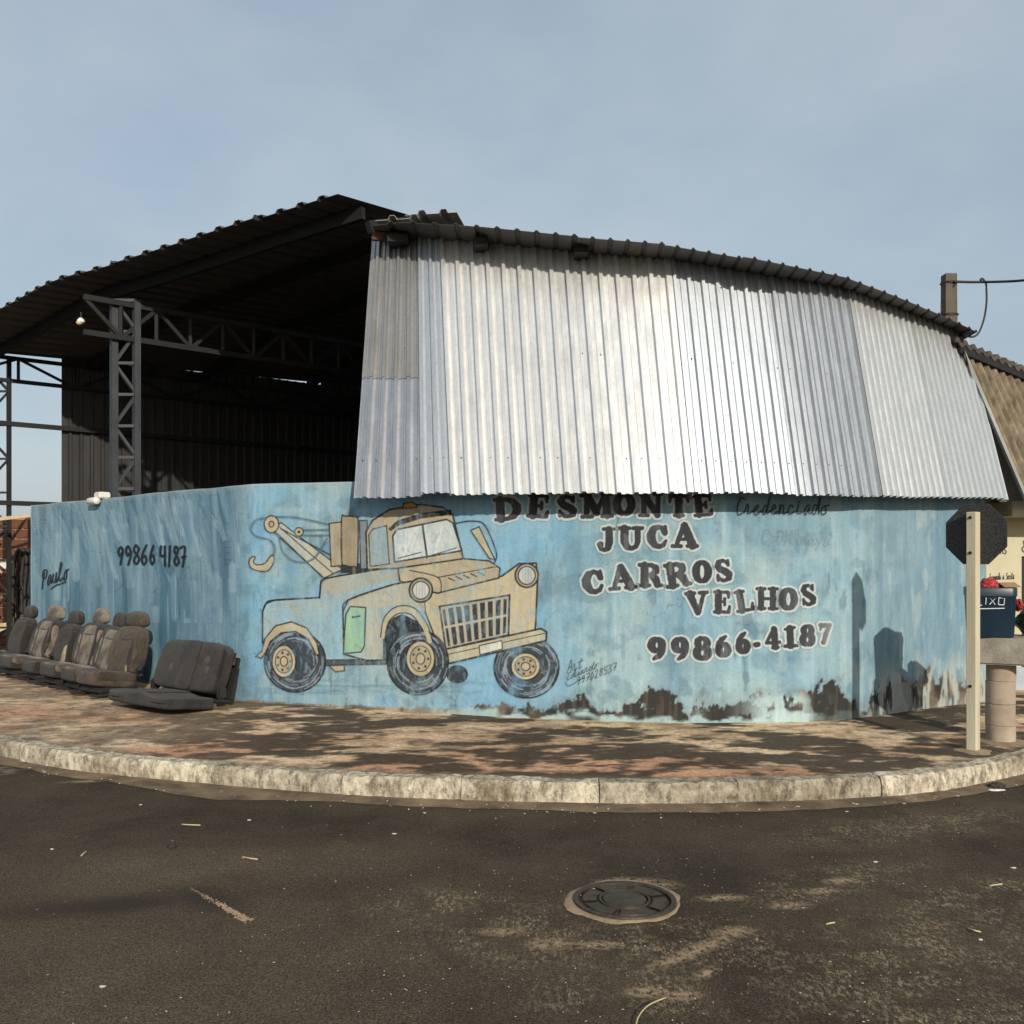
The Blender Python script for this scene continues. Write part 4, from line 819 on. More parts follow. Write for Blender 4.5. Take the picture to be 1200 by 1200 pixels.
# lattice columns and trusses
def lattice(name, a0, a1, b0, b1, n, post, web, mat, zig=True, horiz=True):   # two chords a0-a1, b0-b1 with n panels
    o = bpy.data.objects.new(name, None); COL.objects.link(o); kid(o, shed)
    a0, a1, b0, b1 = map(Vector, (a0, a1, b0, b1)); up = Vector((.7, -.7, 0.02)) if abs((a1-a0).z) > 1 else Vector((0, 0, 1))
    for x, y in ((a0, a1), (b0, b1)): bar('chord', x, y, post, post*1.1, mat, None, up); c = bpy.context.scene.collection.objects[-1]; kid2(c, o)
    for i in range(n):
        f, g = i/n, (i+1)/n
        pa, pb = a0.lerp(a1, f), b0.lerp(b1, f); qa, qb = a0.lerp(a1, g), b0.lerp(b1, g)
        d = (pa, qb) if i % 2 == 0 or not zig else (pb, qa)
        kid2(bar('diagonal', d[0], d[1], web, web*1.3, mat, None, up), o)
        if horiz: kid2(bar('strut', qa, qb, web, web*1.2, mat, None, up), o)
    return o
def kid2(c, p):
    c.parent = p; c.matrix_parent_inverse = (Matrix.LocRotScale(shed.location, shed.rotation_euler, None)).inverted(); p.matrix_parent_inverse = Matrix.Identity(4)
    p.location = (0, 0, 0); c.matrix_parent_inverse = Matrix.Translation(-Vector(shed.location)); return c
Yc = 11.55
lattice('lattice_column', P(133.5, 720, Yc), P(133.5, 352, Yc), P(160, 720, Yc+.12), P(160, 352, Yc+.12), 10, .075, .035, M_steel)
lattice('lattice_column', P(10.5, 775, 14), P(10.5, 419, 14), P(-26, 775, 13.8), P(-26, 419, 13.8), 9, .055, .03, M_dsteel)
t0, t1 = P(98, 348, 11.25), Vector((-1.2, 14.75, 4.78)); t1 = Vector((t1.x, t1.y, t0.z))
lattice('roof_truss', t0, t1, t0-Vector((0, 0, .42)), t1-Vector((0, 0, .42)), 12, .06, .035, M_dsteel)
r0, r1 = Vector((-8.6, 13.05, 4.58)), Vector((-.2, 20.2, 4.62))
lattice('roof_truss', r0, r1, r0-Vector((0, 0, .34)), r1-Vector((0, 0, .34)), 14, .05, .03, M_dsteel)
rd = (Vector((r1.x, r1.y, 0))-Vector((r0.x, r0.y, 0))).normalized(); rn_ = Vector((rd.y, -rd.x, 0))
for zr in (3.60, 2.42): bar('wall_rail', Vector((-8.6, 13.05, zr))+rn_*.02, Vector((-.2, 20.2, zr))+rn_*.02, .05, .07, M_dsteel, shed)
# rear wall of dull sheets, starting behind the left lattice column
w0 = Vector((-6.93, 14.47, 0)); nrs = 8; SL = 1.12
for k in range(nrs):
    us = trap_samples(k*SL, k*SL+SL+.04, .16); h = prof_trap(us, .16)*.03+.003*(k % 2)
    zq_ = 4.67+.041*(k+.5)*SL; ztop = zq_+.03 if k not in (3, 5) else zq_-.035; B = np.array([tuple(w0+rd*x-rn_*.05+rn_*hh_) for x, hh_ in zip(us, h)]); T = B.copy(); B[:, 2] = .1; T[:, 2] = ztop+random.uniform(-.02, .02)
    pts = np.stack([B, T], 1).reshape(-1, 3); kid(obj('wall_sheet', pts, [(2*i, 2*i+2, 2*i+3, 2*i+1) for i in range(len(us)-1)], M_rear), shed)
# unseen right side and back, added to keep light out
cr = [Vector((4.72, 9.75, .1)), Vector((6.3, 20, .1)), Vector((2.0, 22.1, .1))]
ww = [(cr[0], cr[1], 3.75), (cr[1], cr[2], 4.5)]
for a, b, hgt in ww:
    n_ = int((b-a).length/.08); us = np.linspace(0, 1, n_+1); B = np.array([tuple(a.lerp(b, x)) for x in us]); B[:, 0] += .02*(np.arange(n_+1) % 2); T = B.copy(); T[:, 2] = hgt
    kid(obj('wall_sheet', np.stack([B, T], 1).reshape(-1, 3), [(2*i, 2*i+2, 2*i+3, 2*i+1) for i in range(n_)], M_rear), shed)  # added unseen walls, not part of the rear wall

# ------------------------------------------------------------------ lamps
lp = P(95, 376, 11.18)
lam = thing('flood_lamp', 'small pale lamp on the left end of the shed roof truss', 'lamp', lp)
block('lamp_housing', (.075, .07, .065), M_white, lam, .018, 3)
V, Fc = lathe([(.0, .0), (.03, .0), (.034, -.02), (.02, -.04), (0, -.04)], 14); o = obj('lens', V, Fc, M_plank, lam, True); o.location = (0, -.05, -.02)
V, Fc = tube([(0, 0, .03), (.0, .0, .10)], .012); obj('bracket', V, Fc, M_dsteel, lam)
wp = plan(np.array(115.)); wl = Vector((wp[0], wp[1], 2.30))+Vector((*wn(np.array(115.)), 0))*.06
lam = thing('wall_lamp', 'small white lamp fixed to the top edge of the left blue wall', 'lamp', wl, math.radians(-44))
block('lamp_box', (.16, .14, .075), M_white, lam, .012, 2, (.07, .08, .065))
V, Fc = tube([(-.13, 0, -.005), (-.10, 0, -.005), (.10, 0, -.005), (.12, 0, -.005)], [.03, .045, .045, .04], 14); obj('lamp_tube', V, Fc, M_white, lam, True)
V, Fc = tube([(-.137, 0, -.005), (-.128, 0, -.005)], [.03, .034], 14); obj('lens', V, Fc, M_dark, lam)

# ------------------------------------------------------------------ scrapped car seats along the left wall
def seat(i, px, fm, sm, label, tilt, rz, head=True, torn=False, dz=0, outw=.46):
    o = plan(np.array(float(px))); n = wn(np.array(float(px))); base = Vector((o[0]+n[0]*outw, o[1]+n[1]*outw, .165))
    base.z = .168; t = thing('car_seat', label, 'car seat', base, math.radians(rz), 'scrapped car seats lined up against the blue wall')
    bm_ = sm if i in (1, 3, 4) else fm; sc_ = (.88, .91, .86, .92, .89, .92)[i]; t.scale = (sc_, sc_, sc_)
    def cush(c):
        u, v = c.x/.25, c.y/.26
        c.z += .035*abs(u)**3*(c.z > 0)+.02*v*(-1)*(c.z > 0)-.03*(v < -.6)*(c.z > 0)*(abs(v)-.6); c.x *= 1-.07*max(0, -v); return c
    b = pillow('cushion', (.50, .54, .165), 5, fm, t, cush); b.location = (0, -.24, .18+dz); b.rotation_euler = (math.radians(-9), 0, 0)
    p = pillow('cushion_panel', (.34, .47, .06), 6, sm, b, None, 6); p.location = (0, -.015, .066)
    for sx in (-1, 1): q = pillow('bolster', (.11, .48, .12), 4, bm_, b, None, 5); q.location = (sx*.20, 0, .048)
    def bk_(c):
        v = c.z/.285; c.x *= 1-.16*max(0, v)-.05*max(0, -v); c.y -= .045*abs(c.x/.22)**3*(c.y < 0); return c
    k = pillow('backrest', (.53, .15, .58), 5, fm, t, bk_); k.location = (0, .07, .475+dz); k.rotation_euler = (math.radians(-tilt), math.radians(random.uniform(-3, 3)), 0)
    q = pillow('backrest_panel', (.35, .06, .50), 6, sm, k, None, 6); q.location = (0, -.062, -.01)
    V, Fc = tube([(-.13, -.085, .13), (0, -.093, .12), (.13, -.085, .13)], .008, 6); obj('seam', V, Fc, M_f_dark, k)
    for sx in (-1, 1): q = pillow('bolster', (.10, .11, .44), 4, bm_, k, None, 5); q.location = (sx*.215, -.05, -.03)
    if head:
        hd = pillow('headrest', (.36, .13, .195), (2.6, 3.4, 3.0, 2.8, 3.2, 2.7)[i], fm if i in (0, 2, 4) else sm, t, lambda c: Vector((c.x*(1-.18*c.z/.085), c.y, c.z))); a = math.radians(tilt)
        hd.location = (0, .07+math.sin(a)*.39, .475+dz+math.cos(a)*.375); hd.rotation_euler = (math.radians(-tilt*.5), 0, math.radians(random.uniform(-5, 5)))
        for sx in (-.07, .07): V, Fc = tube([(sx, 0, -.16), (sx, 0, -.05)], .007, 6); obj('headrest_rod', V, Fc, M_bolt, hd)
    fr = block('seat_frame', (.44, .48, .06), M_black, t, .02, 2, (0, -.20, .085+dz))
    for sx in (-.19, .19): V, Fc = tube([(sx, .05, .03), (sx, -.45, .03), (sx, -.54, .05)], .018, 6); obj('rail', V, Fc, M_black, t)
    V, Fc = tube([(.255, .03, .22), (.262, -.0, .28), (.255, .05, .34)], [.03, .045, .02], 8); obj('recliner', V, Fc, M_black, t)
    if i in (1, 5):          # torn cover: creased dark strips hanging over the side
        for kk in range(5):
            x0 = .13+.028*kk; pts = catmull([(x0, -.085, .16-.05*kk), (x0+.02, -.11, .02-.03*kk), (x0-.015, -.10, -.10-.02*kk), (x0+.03, -.09, -.24)], 5)
            V, Fc = tube(pts, [.013-.0004*q_ for q_ in range(len(pts))], 6); obj('torn_strip', V, Fc, M_f_dark if kk % 2 else M_f_mid, k, True)
    if i in (2, 5): q = pillow('foam_patch', (.07, .03, .10), 2.3, M_foam, k, None, 4); q.location = (.12, -.08, -.20)
    if torn:
        q = pillow('torn_foam', (.14, .05, .30), 2.6, M_foam, k, lambda c: Vector((c.x+.15*c.z, c.y, c.z)), 5); q.location = (.10, -.085, -.16)
    return t
seat(0, 66, M_f_dark, M_f_dark, 'dark grey car seat at the far left end of the row', 14, -44)
seat(1, 95, M_f_dark, M_f_light, 'beige and grey car seat second from the far left end of the row', 17, -40)
seat(2, 122, M_f_dark, M_f_dark, 'dark torn car seat with pale foam showing through', 12, -46, torn=True)
seat(3, 149, M_f_dark, M_f_light, 'palest grey car seat with a light headrest in mid row', 16, -41)
seat(4, 174, M_f_dark, M_f_light, 'car seat with grey centre and dark headrest beside the stained brown one', 16, -43)
seat(5, 195, M_f_brown, M_f_brown, 'stained brown car seat nearest the charcoal bench seat', 14, -36)
o = plan(np.array(268.)); n = np.array((-.69, -.72)); t = thing('bench_seat', 'wide charcoal rear bench seat standing on the pavement by the wall', 'bench seat', (o[0]+n[0]*.46, o[1]+n[1]*.46, .165), math.radians(-37)); t.scale = (1.0, .96, .94)
def cb(c): c.z += .02*math.cos(c.x*9)*(c.z > 0); return c
b = pillow('cushion', (1.08, .56, .14), 7, M_f_bench, t, cb, 14); b.location = (-.02, -.27, .105); b.rotation_euler = (math.radians(-7), 0, 0)
p = pillow('cushion_panel', (.30, .50, .05), 7, M_f_strip, b, None, 8); p.location = (.02, 0, .068)
k = pillow('backrest', (1.05, .17, .52), 7, M_f_bench, t, lambda c: Vector((c.x*(1-.06*max(0, c.z/.28)), c.y, c.z)), 14); k.location = (0, .09, .40); k.rotation_euler = (math.radians(-20), 0, 0)
p = pillow('backrest_panel', (.28, .05, .52), 7, M_f_strip, k, None, 8); p.location = (.02, -.07, 0)
for x, zc in ((-.24, -.05), (.30, .06), (.34, -.04)): q = pillow('stain', (.07, .01, .09), 2.2, M_f_brown, k, None, 4); q.location = (x, -.084, zc)
block('back_panel', (.98, .03, .44), M_black, t, .01, 2, (0, .17, .33)).rotation_euler = (math.radians(-12), 0, 0)
block('hinge', (.05, .10, .12), M_black, t, .015, 2, (-.55, .02, .18)); block('hinge', (.05, .10, .12), M_black, t, .015, 2, (.54, .02, .18))
V, Fc = tube([(.44, .20, .47), (.50, .21, .55), (.485, .20, .44)], .018, 6); obj('latch', V, Fc, M_black, t)

# ------------------------------------------------------------------ brick wall and odds and ends in the yard at the left
bw = thing('brick_wall', 'red clay block wall behind the left lattice column', 'wall', (-9.0, 15.7, .12))
block('mortar_core', (4.6, .12, 2.16), M_mortar, bw, 0, 1, (0, .02, 1.08))
proto = None
for r in range(13):
    for c_ in range(19):
        x = -2.3+(c_+.5*(r % 2))*.242+.12
        if x > 2.25: continue
        if proto is None: proto = block('brick', (.228, .13, .148), M_brick, bw, .008, 1); b = proto
        else: b = proto.copy(); COL.objects.link(b); b.parent = bw
        b.location = (x, -.0+random.uniform(-.006, .006), .09+r*.163); b.rotation_euler = (0, 0, random.uniform(-.01, .01))
hose = thing('rubber_hose', 'black rubber hoses hanging in a loop against the brick wall', 'hose', P(27, 660, 14.6))
for k in range(4):
    a = -.14+.05*k; V, Fc = tube([Vector((x, .03*k, zz_)) for x, zz_ in catmull([(a, -1.1+.15*k), (a-.02, -.3), (a+.04, .15), (a+.14, .20), (a+.20, 0), (a+.16, -.5), (a+.2, -1.0)], 8)], .028, 7); obj('hose', V, Fc, M_black, hose, True)
tag(bar('wooden_plank', P(-30, 738, 14.9), P(45, 731, 14.9), .05, .13, M_plank, None), 'pale wooden plank across the bottom of the brick wall', 'plank')
tag(bar('wooden_pole', P(-60, 615, 13.6), P(37, 604, 13.4), .04, .05, M_plank, None), 'thin pale pole slanting across the top of the brick wall', 'pole')
tag(block('white_box', (.28, .2, .18), M_white, None, .02, 2, tuple(P(2, 664, 14.9))), 'small white box behind the left lattice column', 'box')
tag(block('timber_block', (.35, .25, .10), M_plank, None, .01, 1, tuple(P(4, 772, 14.2))), 'pale timber block on the ground behind the left lattice column', 'timber')
junk = thing('scrap_pile', 'dark heap of scrap metal behind the left lattice column', 'scrap', P(5, 760, 14.7))
rr = random.Random(3)
for k in range(22):
    a = Vector((rr.uniform(-.5, .42), rr.uniform(-.2, .3), rr.uniform(0, 1.7))); bm = bmesh.new(); box_bm(bm, a, a+Vector((rr.uniform(-.5, .3), rr.uniform(-.1, .1), rr.uniform(-.3, .3))), rr.uniform(.03, .16), rr.uniform(.03, .1)); bobj('scrap_piece', bm, M_dsteel if k % 3 else M_rust, junk)

# ------------------------------------------------------------------ stop sign seen from behind
sp = PZ(1140.5, 880, .148); RZ = math.radians(-52+0)
sg = thing('stop_sign', 'black back of an octagonal road sign on a cream wooden post', 'road sign', sp, math.radians(-50))
hgt = EYE-(600-HY)/F*sp.y-.148
block('post', (.073, .073, hgt), M_wood, sg, .004, 1, (0, 0, hgt/2))
R8 = .245; V = []; cz = EYE-(626-HY)/F*sp.y-.148
for y in (.040, .048):
    for k in range(8): a = math.radians(22.5+45*k); V.append((R8*math.cos(a), y, cz+R8*math.sin(a)))
obj('sign_plate', V, [tuple(range(8)), tuple(range(15, 7, -1))]+[(k, 8+k, 8+(k+1) % 8, (k+1) % 8) for k in range(8)], M_signb, sg)
for zc in (cz+.125, cz-.14, .49):
    V, Fc = lathe([(.0, .010), (.011, .008), (.012, 0)], 10); q = obj('bolt', V, Fc, M_bolt, sg); q.location = (-.005, -.0375, zc); q.rotation_euler = (math.radians(90), 0, 0)
mnd = thing('dirt_mound', 'small ring of pale dirt round the foot of the sign post', 'dirt', (sp.x, sp.y, .15))
V, Fc = lathe([(.02, .012), (.06, .010), (.10, .004), (.14, -.006)], 20); V = [(a*(1+.25*math.sin(3*math.atan2(b, a))), b, c) for a, b, c in V]; obj('dirt', V, Fc, M_dust, mnd, True)

# ------------------------------------------------------------------ waste bin on its concrete pedestal
cp = PZ(1172.5, 868, .150); ped = thing('bin_pedestal', 'concrete column with a square slab carrying the blue waste bin', 'pedestal', (cp.x, cp.y, .148))
zs = [0, .13, .30, .48, .615]
for a, b in zip(zs[:-1], zs[1:]):
    r = .108; V, Fc = lathe([(0, a), (r-.006, a), (r, a+.005), (r, b-.005), (r-.006, b), (0, b)], 56); q = obj('pipe_section', V, Fc, M_pipe, ped); q.location = (random.uniform(-.004, .004), random.uniform(-.004, .004), 0)
sb = block('slab', (.50, .50, .215), M_conc, ped, .012, 2, (0, 0, 0), .008); sb.location = (.06, .05, .615+.1075); sb.rotation_euler = (0, 0, math.radians(-30))
V, Fc = lathe([(.1, .012), (.16, .008), (.22, -.003)], 24); obj('footing_ring', V, Fc, M_dust, ped, True)
bz = .148+.615+.215
bn = thing('waste_bin', 'navy blue plastic waste bin lettered in white on the concrete slab', 'bin', (cp.x-.075, cp.y+.02, bz), math.radians(-14)); bn.scale = (.9, 1, 1)
def rr_loop(w, d, r, n=5):
    p = []
    for cx_, cy_, a0 in ((w/2-r, d/2-r, 0), (-w/2+r, d/2-r, 90), (-w/2+r, -d/2+r, 180), (w/2-r, -d/2+r, 270)):
        for k in range(n+1): a = math.radians(a0+90*k/n); p.append((cx_+r*math.cos(a), cy_+r*math.sin(a)))
    return p
def loft(secs):
    V = []; Fc = []; m = len(secs[0][0])
    for lp_, zq in secs: V += [(a, b, zq) for a, b in lp_]
    for i in range(len(secs)-1):
        for k in range(m): Fc.append((i*m+k, i*m+(k+1) % m, (i+1)*m+(k+1) % m, (i+1)*m+k))
    Fc.append(tuple(range(m))[::-1]); return V, Fc
V, Fc = loft([(rr_loop(.315, .30, .05), 0), (rr_loop(.33, .31, .05), .012), (rr_loop(.365, .335, .06), .335), (rr_loop(.37, .34, .06), .34), (rr_loop(.34, .31, .05), .34), (rr_loop(.30, .28, .05), .05)]); Fc.append(tuple(range(len(V)-24, len(V))))
q = obj('tub', V, Fc, M_bin, bn, True)
V, Fc = loft([(rr_loop(.378, .348, .065), .325), (rr_loop(.378, .348, .065), .385), (rr_loop(.368, .34, .06), .392), (rr_loop(.345, .315, .055), .392), (rr_loop(.345, .315, .055), .30)]); obj('rim', V, Fc[:-1], M_bin, bn, True)
def ribbon(name, strokes, width, mat, parent, mp_):        # flat pen strokes laid on a surface through mp_(x, y, lift)
    V = []; Fc = []
    for kk, st in enumerate(strokes):
        pts = [np.array(p) for p in (catmull(st, 4) if len(st) > 2 else st)]
        k0 = len(V)
        for i, p in enumerate(pts):
            d = pts[min(i+1, len(pts)-1)]-pts[max(i-1, 0)]; d = d/(np.linalg.norm(d)+1e-9); nn_ = np.array((-d[1], d[0]))*width/2
            V += [mp_(*(p+nn_), kk*.00015), mp_(*(p-nn_), kk*.00015)]
        for i in range(len(pts)-1): Fc.append((k0+2*i, k0+2*i+1, k0+2*i+3, k0+2*i+2))
    return obj(name, V, Fc, mat, parent)
fy = lambda zq: -(.310+.025*(zq/.335))/2-.0025
def sharp(strokes): return [[p for p in st] for st in strokes]
lx = [[(-.115, .255), (-.115, .195), (-.075, .195)], [(-.045, .255), (-.045, .2)], [(-.015, .25), (.03, .2)], [(.03, .25), (-.015, .2)], [(.055, .255), (.10, .25)], [(.10, .252), (.10, .20)], [(.10, .198), (.055, .2)], [(.055, .2), (.055, .256)], [(-.12, .165), (.105, .172)]]
ribbon('lettering', [[(a-.03, b+.06) for a, b in st] if len(st) < 3 else [(a-.03, b+.06) for a, b in st] for st in lx], .0062, M_wletter, bn, lambda x, y, l: (x, fy(y)-.012-l if y > .31 else fy(y)-l, y))
def crumple(name, size, mat, parent, sd, pw=2.2):
    bm = bmesh.new(); bmesh.ops.create_icosphere(bm, subdivisions=4, radius=1)
    for v in bm.verts:
        c = v.co.copy(); a = float(fbm(c.x*2.2+sd, c.y*2.2+c.z*1.7, 2, sd)); b = float(fbm(c.z*2+sd, c.x*2-c.y*2, 2, sd+4)); k = .70+.38*abs(a-.5)*2+.30*b
        v.co = Vector((c.x*size[0]*k, c.y*size[1]*k, c.z*size[2]*k))
    return bobj(name, bm, mat, parent)
q = crumple('red_bag', (.075, .075, .07), M_red, None, 3); q.location = Vector(bn.location)+Vector((-.02, -.02, .40)); tag(q, 'red plastic bag poking out of the top of the blue bin', 'bag')
q = crumple('red_cloth', (.028, .05, .05), M_red, None, 5); q.location = Vector(bn.location)+Vector((.20, -.05, .25)); tag(q, 'red scrap hanging down the right side of the blue bin', 'rag')
cbx = thing('cardboard_box', 'brown cardboard box top sticking out of the blue bin', 'box', Vector(bn.location)+Vector((.10, .04, .36)), .3)
block('carton', (.17, .14, .12), M_card, cbx, .004, 1); f = block('flap', (.16, .07, .005), M_card, cbx, 0, 1, (0, -.03, 0)); f.location = (0, -.07, .065); f.rotation_euler = (.5, 0, 0)
q = crumple('garbage_bag', (.15, .14, .125), M_bag, None, 9); q.location = (cp.x+.33, cp.y+.06, bz+.09); tag(q, 'shiny black garbage bag on the slab beside the blue bin', 'bag')

# ------------------------------------------------------------------ neighbouring house
hs = thing('cream_house', 'cream neighbouring house with brown fibre cement sheets at the right edge', 'house', (6.5, 10.2, .15))
hy = 10.15
bm = bmesh.new(); X0, X1 = 5.05, 5.58
def wallbox(x0, x1, z0, z1, y0=hy, y1=hy+.18, mat=M_house, name='wall'):
    bm = bmesh.new(); box_bm(bm, ((x0+x1)/2, y0+(y1-y0)/2, z0), ((x0+x1)/2, y0+(y1-y0)/2, z1), x1-x0, y1-y0, Vector((0, 1, 0))); return kid(bobj(name, bm, mat), hs)
wallbox(4.98, 5.51, .42, 2.9); wallbox(5.51, 7.0, 1.62, 2.9); wallbox(7.0, 8.6, .42, 2.9); wallbox(4.985, 8.6, .05, .42, hy-.02, hy+.18, M_hbase, 'wall_base')
wallbox(5.505, 7.0, .42, 1.62, hy+.10, hy+.14, M_dark, 'window_glass')
for x in (5.54, 6.25, 6.97): wallbox(x-.025, x+.025, .42, 1.62, hy+.03, hy+.10, M_dsteel, 'window_bar')
wallbox(5.16-.0, 8.8, 2.035, 2.19, 9.68, hy+.01, M_house, 'beam')
wallbox(4.98, 5.1, .12, 2.9, hy+.18, 17, M_house, 'side_wall')
def htext(text, px, py, cw, h, wdt_, slope=0, slant=.1):
    st = script(text, 0, 0, cw/F*hy, h/F*hy, slope, slant, .03); o_ = P(px, py, hy)
    r = ribbon('lettering', st, wdt_, M_ink, None, lambda x, y, l: (o_.x+x, hy-.003-l, o_.z-y)); kid(r, hs)
htext('AS', 1172, 641, 4, 8, .012, 0, 0); htext('Ent', 1196, 633, 7, 14, .014); htext('Segunda a Sexta', 1159, 672, 1.95, 8, .007, -.05); htext('as', 1180, 686, 4, 4, .006)
# leaning fibre cement sheets
TL, BL, TR, BR = P(1127, 402, 9.95), P(1204, 588, 9.25), P(1340, 486, 11.2), P(1440, 640, 10.6)
BR = Vector((TR.x+.42, TR.y-.68, BL.z-.02)); cl = bpy.data.objects.new('side_cladding', None); COL.objects.link(cl); kid(cl, hs)
for k in range(3):
    f = np.linspace(k/3, (k+1)/3, 91); nr = (BL-TL).cross(TR-TL).normalized(); nr = nr if nr.y < 0 else -nr
    T = [TL.lerp(TR, x)+nr*(.030*math.sin(x*2*math.pi*27)+.006*k) for x in f]; B = [BL.lerp(BR, x)+nr*(.030*math.sin(x*2*math.pi*27)+.006*k) for x in f]
    V = [p for ab in zip(B, T) for p in ab]; q = obj('fibre_sheet', V, [(2*i, 2*i+2, 2*i+3, 2*i+1) for i in range(90)], M_fibre, None, True); kid(q, cl)
bar('edge_board', TL+Vector((-.015, -.02, -.05)), BL+Vector((-.015, -.02, 0)), .03, .05, M_board, hs, Vector((0, -1, 0)))
V = [P(1131, 410, 9.75), P(1148, 452, 9.75), P(1199, 588, 9.7), P(1177, 588, 9.7)]; V = V+[v+Vector((0, .06, 0)) for v in V]
kid(obj('filler_board', V, [(0, 3, 2, 1), (4, 5, 6, 7), (0, 1, 5, 4), (1, 2, 6, 5), (2, 3, 7, 6), (3, 0, 4, 7)], M_board), hs)
V = [P(1155, 500, 9.72), P(1172, 545, 9.70), P(1178, 588, 9.68), P(1170, 588, 9.68)]; V = V+[v+Vector((0, -.02, 0)) for v in V]
kid(obj('filler_board', V, [(3, 2, 1, 0), (4, 5, 6, 7), (0, 1, 5, 4), (1, 2, 6, 5), (2, 3, 7, 6), (3, 0, 4, 7)], M_g1), hs)
f = np.linspace(0, 1, 161); e0_, e1_ = P(1120, 396, 9.72), P(1345, 492, 10.9); Pe = np.array([tuple(e0_.lerp(e1_, x)) for x in f]); Pe[:, 2] += .022*np.sin(f*2*np.pi*26)
Pf = Pe+np.array((.5, 5.0, .5)); top = np.stack([Pe, Pf], 1).reshape(-1, 3); bot = top-np.array((0, 0, .05)); n0 = len(top)
Fc = [(2*i, 2*i+2, 2*i+3, 2*i+1) for i in range(160)]; kid(obj('roof', np.concatenate([top, bot]), Fc+[tuple(a+n0 for a in x[::-1]) for x in Fc]+[(2*i, 2*i+n0, 2*i+2+n0, 2*i+2) for i in range(160)]+[(0, 1, 1+n0, n0)], simple('dark_fibre_roof', (.05, .042, .034), (.10, .085, .07), 6, .9)), hs)
bar('fascia', e0_+Vector((.06, .06, -.09)), e1_+Vector((.06, .06, -.09)), .05, .10, M_dsteel, hs)

# ------------------------------------------------------------------ utility pole and cable
pb = P(1112, 332, 13.2); pol = thing('utility_pole', 'short square concrete utility pole rising behind the shed roof', 'utility pole', (pb.x, pb.y, .1))
V = [(sx*w_, sy*w_, z_) for w_, z_ in ((.11, 0), (.078, pb.z+.02)) for sx, sy in ((-1, -1), (1, -1), (1, 1), (-1, 1))]
obj('shaft', V, [(0, 1, 5, 4), (1, 2, 6, 5), (2, 3, 7, 6), (3, 0, 4, 7), (4, 5, 6, 7)], M_pole, pol)
for zq, rr_ in ((pb.z-.10, .12), (pb.z-.55, .13)): V, Fc = tube([(math.cos(a)*rr_*.95, math.sin(a)*rr_*.95, zq) for a in np.linspace(0, 2*math.pi, 13)], .008, 5, caps=False); obj('wire_tie', V, Fc, M_black, pol)
cab = thing('power_cable', 'black overhead cable tied to the concrete pole with a hanging loop', 'cable', P(1118, 330, 13.1))
def wire(name, pts, r, Y=13.1): V, Fc = tube(catmull([tuple(P(a, b, Y+dy)-cab.location) for a, b, dy in pts], 8), r, 6); obj(name, V, Fc, M_black, cab, True)
wire('span_wire', [(1118, 330, 0), (1135, 330.5, 0), (1152, 330.5, 0), (1175, 330, -.2), (1200, 328.5, -.5), (1260, 322, -1.5), (1330, 312, -3)], .018)
wire('drop_wire', [(1154, 331, 0), (1149, 328.5, 0), (1151, 326.5, .02), (1155, 331, 0), (1156, 340, 0), (1156, 355, -.2), (1153.5, 372, -.6), (1148, 388, -1.2), (1141, 394.5, -2.0), (1131, 393, -2.6), (1124, 390, -3.0)], .013)
wire('tail_wire', [(1118, 335, 0), (1123, 330, 0), (1130, 330, 0)], .01); wire('tail_wire', [(1107, 350, 0), (1103, 357, .05), (1104, 366, .05), (1108, 370, .1)], .009)

# ------------------------------------------------------------------ manhole and small things on the road
mc = PZ(732, 1057, 0); mh = thing('manhole_cover', 'round cast iron manhole cover set in the asphalt', 'manhole cover', (mc.x, mc.y, 0)); mh.scale = (.92, .92, 1)
V, Fc = lathe([(.0, .004), (.223, .004), (.224, -.002)], 48); obj('base_plate', V, Fc, M_iron, mh)
V, Fc = lathe([(.0, .016), (.108, .016), (.110, .005)], 40); obj('centre_disc', V, Fc, M_iron, mh)
V, Fc = lathe([(.118, .005), (.120, .018), (.130, .018), (.132, .005)], 40); obj('inner_ring', V, Fc, M_iron, mh)
V, Fc = lathe([(.232, -.002), (.234, .016), (.258, .018), (.262, .002)], 48); obj('frame', V, Fc, M_iron, mh)
for k in range(6):
    a0, a1 = math.radians(60*k+5+12), math.radians(60*k+55+12); aa = np.linspace(a0, a1, 9)
    V = [(r*math.cos(a), r*math.sin(a), zq) for r, zq in ((.140, .005), (.142, .014), (.212, .014), (.214, .005)) for a in aa]
    Fc = [(r*9+i, r*9+i+1, (r+1)*9+i+1, (r+1)*9+i) for r in range(3) for i in range(8)]; obj('segment', V, Fc, M_iron, mh)
lt = [[(-.06+.02*i, -.012), (-.052+.02*i, .012)] for i in range(6)]
aa = np.linspace(0, 2*np.pi, 121)[:-1]; ro = .252+.075*(fbm(np.cos(aa)*2+5, np.sin(aa)*2+5, 4, 3)-.35)+.035*np.maximum(0, np.cos(aa-1.4))**2
V = [(.238*math.cos(a), .238*math.sin(a), .0075) for a in aa]+[((.248+.3*(r-.248))*math.cos(a), (.248+.3*(r-.248))*math.sin(a), .012) for a, r in zip(aa, ro)]+[(r*math.cos(a), r*math.sin(a), .0025) for a, r in zip(aa, ro)]
tag(obj('dust_ring', [(a+mc.x, b+mc.y, c) for a, b, c in V], [(r*120+i, r*120+(i+1) % 120, (r+1)*120+(i+1) % 120, (r+1)*120+i) for r in (0, 1) for i in range(120)], M_dust, None, True), 'ring of tan dust round the manhole cover', 'dust', None, 'stuff')
